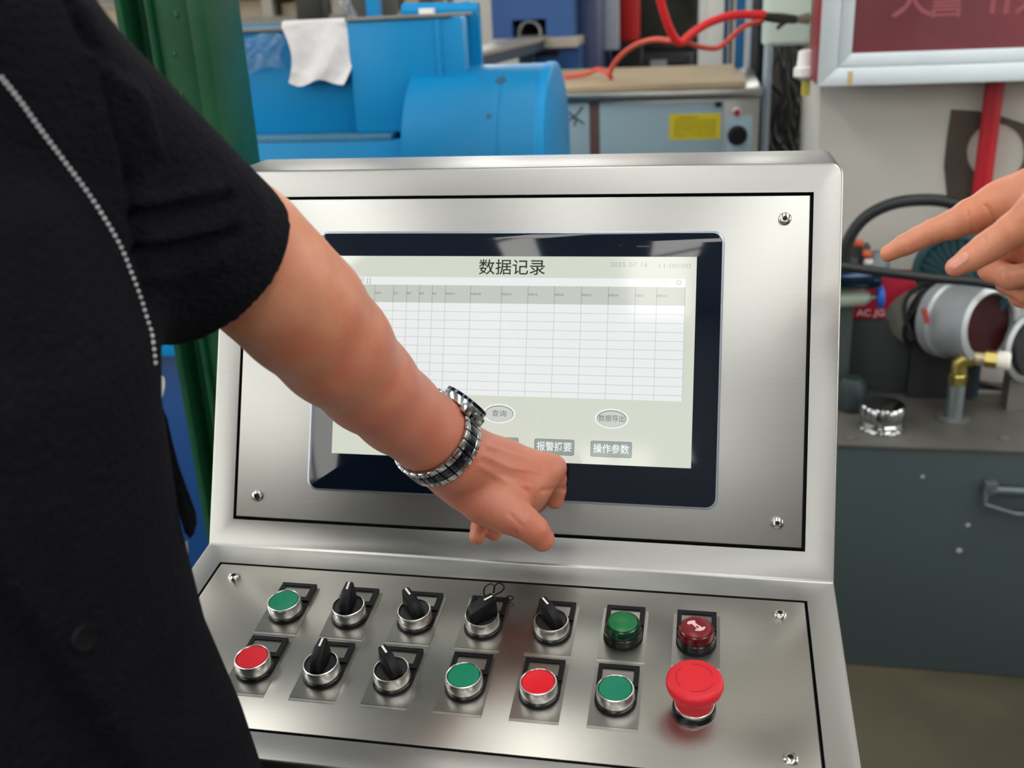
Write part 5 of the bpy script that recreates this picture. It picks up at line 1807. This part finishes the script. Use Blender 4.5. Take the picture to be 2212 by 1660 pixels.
# ---- wristwatch with a metal link bracelet
def wristwatch():
    c0 = Vector(J(938, 950, .807, 0)[:3])
    ax = (Vector(J(985, 996, .83, 0)[:3]) - Vector(J(800, 834, .747, 0)[:3])).normalized()
    right, upc, fwd = Vector(RM[0]), Vector(RM[1]), Vector(RM[2])
    u = right * 0.50 + upc * 0.86 + fwd * 0.05
    u = (u - ax * u.dot(ax)).normalized()
    w = ax.cross(u)
    t = thing('wristwatch', 'steel wristwatch with dark blue centre links on the pointing wrist', 'watch', c0)
    silver = mat('watch_silver', (176, 178, 178), 0.2, 1.0, var=0.15, vscale=300)
    navy = mat('watch_navy', (10, 18, 36), 0.14, 0.6, coat=0.4)
    N, R = 26, 0.0345
    step = 2 * math.pi / N
    tl = R * step * 0.93
    def block(wd, th, m, nm):
        return MB().box((-tl / 2, -wd / 2, -th / 2), (tl / 2, wd / 2, th / 2)).mesh(nm, m, bevel=0.0007)
    side_me, mid_me = block(0.0058, 0.0030, silver, 'side_link'), block(0.0094, 0.0034, navy, 'centre_link')
    for i in range(N):
        an = step * (i + 0.5)
        if min(an, 2 * math.pi - an) < 0.50:
            continue
        rad = u * math.cos(an) + w * math.sin(an)
        tan = -u * math.sin(an) + w * math.cos(an)
        for off, me, nm in ((-0.0078, side_me, 'side_link'), (0, mid_me, 'centre_link'), (0.0078, side_me, 'side_link')):
            o = link(nm, me, t)
            o.matrix_basis = frame(c0 + rad * R + ax * (off + 0.004), tan, ax, rad)
    cc = c0 + u * (R + 0.001) + ax * 0.003
    M = frame(cc, ax, w, u)
    MB().lathe([(0.0165, -0.004), (0.0195, -0.002), (0.0200, 0.003), (0.0188, 0.0055), (0.0165, 0.0058)], M, 48).build('case', silver, t)
    MB().lathe([(0.0196, 0.0040), (0.0196, 0.0066), (0.0170, 0.0074), (0.0165, 0.0066)], M, 48).build('bezel', navy, t)
    MB().lathe([(0.0166, 0.0060), (0.0164, 0.0068), (0.004, 0.0069)], M, 40).build('crystal', GLASS, t)
    MB().lathe([(0.0026, 0.019), (0.0026, 0.0235), (0.002, 0.0240)], frame(cc, w, u, ax), 14).build('crown', silver, t)
    for s in (-1, 1):
        for q in (-1, 1):
            MB().box((-0.010 * 0.9 + q * 0.0085 - 0.0025 * q, s * 0.013, -0.006), (q * 0.0085 + 0.0015, s * 0.021, 0.001), M).build('lug', silver, t, bevel=0.0008)


wristwatch()


# ---- second person: right hand pointing in from the right
def person_pointing():
    Wr = np.array(J(2410, 440, .62, 0)[:3])
    E = Wr + np.array((0.20, -0.10, -0.10))
    S = E + np.array((0.20, -0.08, 0.18))
    f = np.array((-0.95, 0.31, 0.0))
    f /= np.linalg.norm(f)
    rt = np.array((f[1], -f[0], 0))
    T = S - 0.19 * rt
    zs = float(S[2]) + 0.02
    root = thing('person', 'person at the console right side pointing an index finger at the screen', 'person', (T[0], T[1], 0))
    skin = skin_material('skin_pointing', (198, 146, 110), (194, 128, 98), E, J(2000, 520, .71, 0)[:3])
    palm = [[tuple(S) + (0.05,), tuple(E) + (0.042,), tuple(E * 0.6 + Wr * 0.4) + (0.041,), tuple(Wr) + (0.028,), J(2330, 455, .64, .027)],
            [J(2330, 445, .64, .026), J(2240, 425, .672, .019), J(2170, 436, .69, .0150)],
            [J(2340, 470, .645, .024), J(2260, 470, .682, .018), J(2215, 490, .70, .0145)],
            [J(2340, 490, .65, .022), J(2270, 510, .69, .017), J(2230, 535, .705, .0135)],
            [J(2340, 505, .655, .02), J(2280, 545, .69, .016), J(2245, 575, .70, .0125)],
            [J(2320, 470, .632, .021), J(2260, 462, .638, .0165)]]
    fingers = [
        [J(2185, 432, .688, .0150), J(2140, 450, .694, .0136), J(2098, 467, .70, .0124), J(2055, 487, .708, .0102), J(2016, 500, .715, .0088), J(1985, 515, .722, .0084), J(1955, 529, .728, .0077), J(1919, 548, .735, .0062)],
        [J(2262, 458, .638, .0165), J(2190, 497, .648, .0112), J(2150, 524, .655, .0102), J(2128, 538, .658, .0098), J(2100, 557, .661, .0086), J(2064, 578, .665, .0066)],
        [J(2220, 490, .70, .014), J(2165, 548, .708, .0098), J(2142, 583, .704, .0088), J(2185, 600, .682, .0084), J(2228, 590, .668, .0078)],
        [J(2235, 535, .705, .013), J(2190, 590, .714, .0092), J(2180, 612, .712, .0086), J(2222, 634, .69, .0080), J(2255, 622, .675, .0074)],
        [J(2250, 575, .70, .012), J(2215, 622, .715, .0084), J(2206, 640, .713, .0078), J(2246, 655, .695, .0072), J(2275, 640, .68, .0066)]]
    hp, hq = limb_field(palm, fingers, 0.0014)
    n = normals_np(hp, hq)
    px = project(hp)
    front = np.clip(-(n @ RM[2]) * 2, 0, 1)
    for line, dep, wid in (([(1954, 508), (1957, 552)], -0.0006, 4), ([(2014, 494), (2018, 524)], -0.0007, 4), ([(2094, 460), (2104, 512)], -0.0010, 4), ([(2130, 445), (2152, 482)], -0.0014, 4),
                           ([(2118, 514), (2128, 542)], -0.0005, 2.5), ([(2124, 510), (2134, 536)], -0.0005, 2.5), ([(2112, 520), (2120, 548)], -0.0004, 2.5)):
        d = poly_dist(px, line)
        hp += n * (dep * np.exp(-(d / wid) ** 2) * front)[:, None]
    core = body_core(T, f, -rt, zs, right_arm=[tuple(T - 0.18 * rt + (0, 0, zs - 0.02 - T[2])) + (0.05,), tuple(T - 0.26 * rt + (0, 0, 1.18 - T[2])) + (0.042,), tuple(T - 0.27 * rt + 0.05 * f + (0, 0, 0.95 - T[2])) + (0.03,), tuple(T - 0.27 * rt + 0.07 * f + (0, 0, 0.84 - T[2])) + (0.036,)])
    link('body', np_mesh('body', [(hp, hq), core], skin), root)
    # thumb nail: a thin curved shell lying on the thumb, facing the camera side
    bvh = BVHTree.FromPolygons([tuple(v) for v in hp], [tuple(int(i) for i in q) for q in hq])
    nb = MB()
    nu, nv = 12, 10
    a0, b0 = np.array((2052., 583.)), np.array((2094., 551.))
    ax = (b0 - a0)
    pr = np.array((-ax[1], ax[0])) / np.linalg.norm(ax)
    vs, ok = [], True
    for j in range(nv + 1):
        g = j / nv
        half = 11.5 * math.sqrt(max(0.05, 1 - (2 * g - 1) ** 4)) * (0.80 + 0.2 * g)
        for i in range(nu + 1):
            s = (i / nu * 2 - 1) * half - 3.0
            q = a0 + ax * g + pr * s
            loc, nn, _, _ = bvh.ray_cast(Vector(CAM), Vector(ray(*q)).normalized())
            if loc is None:
                loc, nn = vs[-1] if vs else atz(q[0], q[1], .655), Vector((0, -1, 0))
            vs.append(loc + nn * (0.0005 if 0 < i < nu and 0 < j < nv else -0.0001))
    nb.add(vs, [(j * (nu + 1) + i, j * (nu + 1) + i + 1, (j + 1) * (nu + 1) + i + 1, (j + 1) * (nu + 1) + i) for j in range(nv) for i in range(nu)])
    link('thumb_nail', nb.mesh('thumb_nail', mat('nail', (204, 138, 124), 0.3)), root)
    # plain grey shirt
    lo = np.array((T[0] - 0.40, T[1] - 0.40, 0.86))
    hi = np.array((T[0] + 0.45, T[1] + 0.45, zs + 0.13))
    F = Field(lo, hi, 0.007)
    sl, X, Y, Z = F.region(lo, hi)
    a = (X - T[0]) * rt[0] + (Y - T[1]) * rt[1]
    b = (X - T[0]) * f[0] + (Y - T[1]) * f[1]
    A = np.interp(Z.ravel(), [0.84, 1.0, 1.2, zs - 0.1, zs, zs + 0.08], [0.22, 0.21, 0.21, 0.20, 0.16, 0.075]).astype(np.float32)[None, None, :]
    B = np.interp(Z.ravel(), [0.84, 1.0, 1.2, zs - 0.1, zs, zs + 0.08], [0.145, 0.14, 0.14, 0.13, 0.10, 0.065]).astype(np.float32)[None, None, :]
    d = np.maximum((np.sqrt((a / A) ** 2 + (b / B) ** 2) - 1) * B, np.maximum(0.89 - Z, Z - zs - 0.07))
    for s, tip in ((1, S + (E - S) * 0.75), (-1, T - 0.25 * rt + np.array((0, 0, 1.24 - T[2])))):
        sh = T + s * 0.19 * rt
        sh[2] = zs - 0.02
        d = Field.smin(d, Field.cone(X, Y, Z, tuple(sh), tuple(tip), 0.078, 0.062), 0.04)
    F.v[sl] = d
    sp, sq = F.mesh()
    link('shirt', np_mesh('shirt', [(smooth_np(sp, sq, 2), sq)], mat('shirt_grey', (120, 124, 130), 0.85, bump=0.4, bscale=180)), root)
    dress(root, T, f, -rt, zs, (24, 20, 18), (40, 44, 56))


person_pointing()
for o_ in list(bpy.data.objects):
    if '_t' in o_:
        del o_['_t']
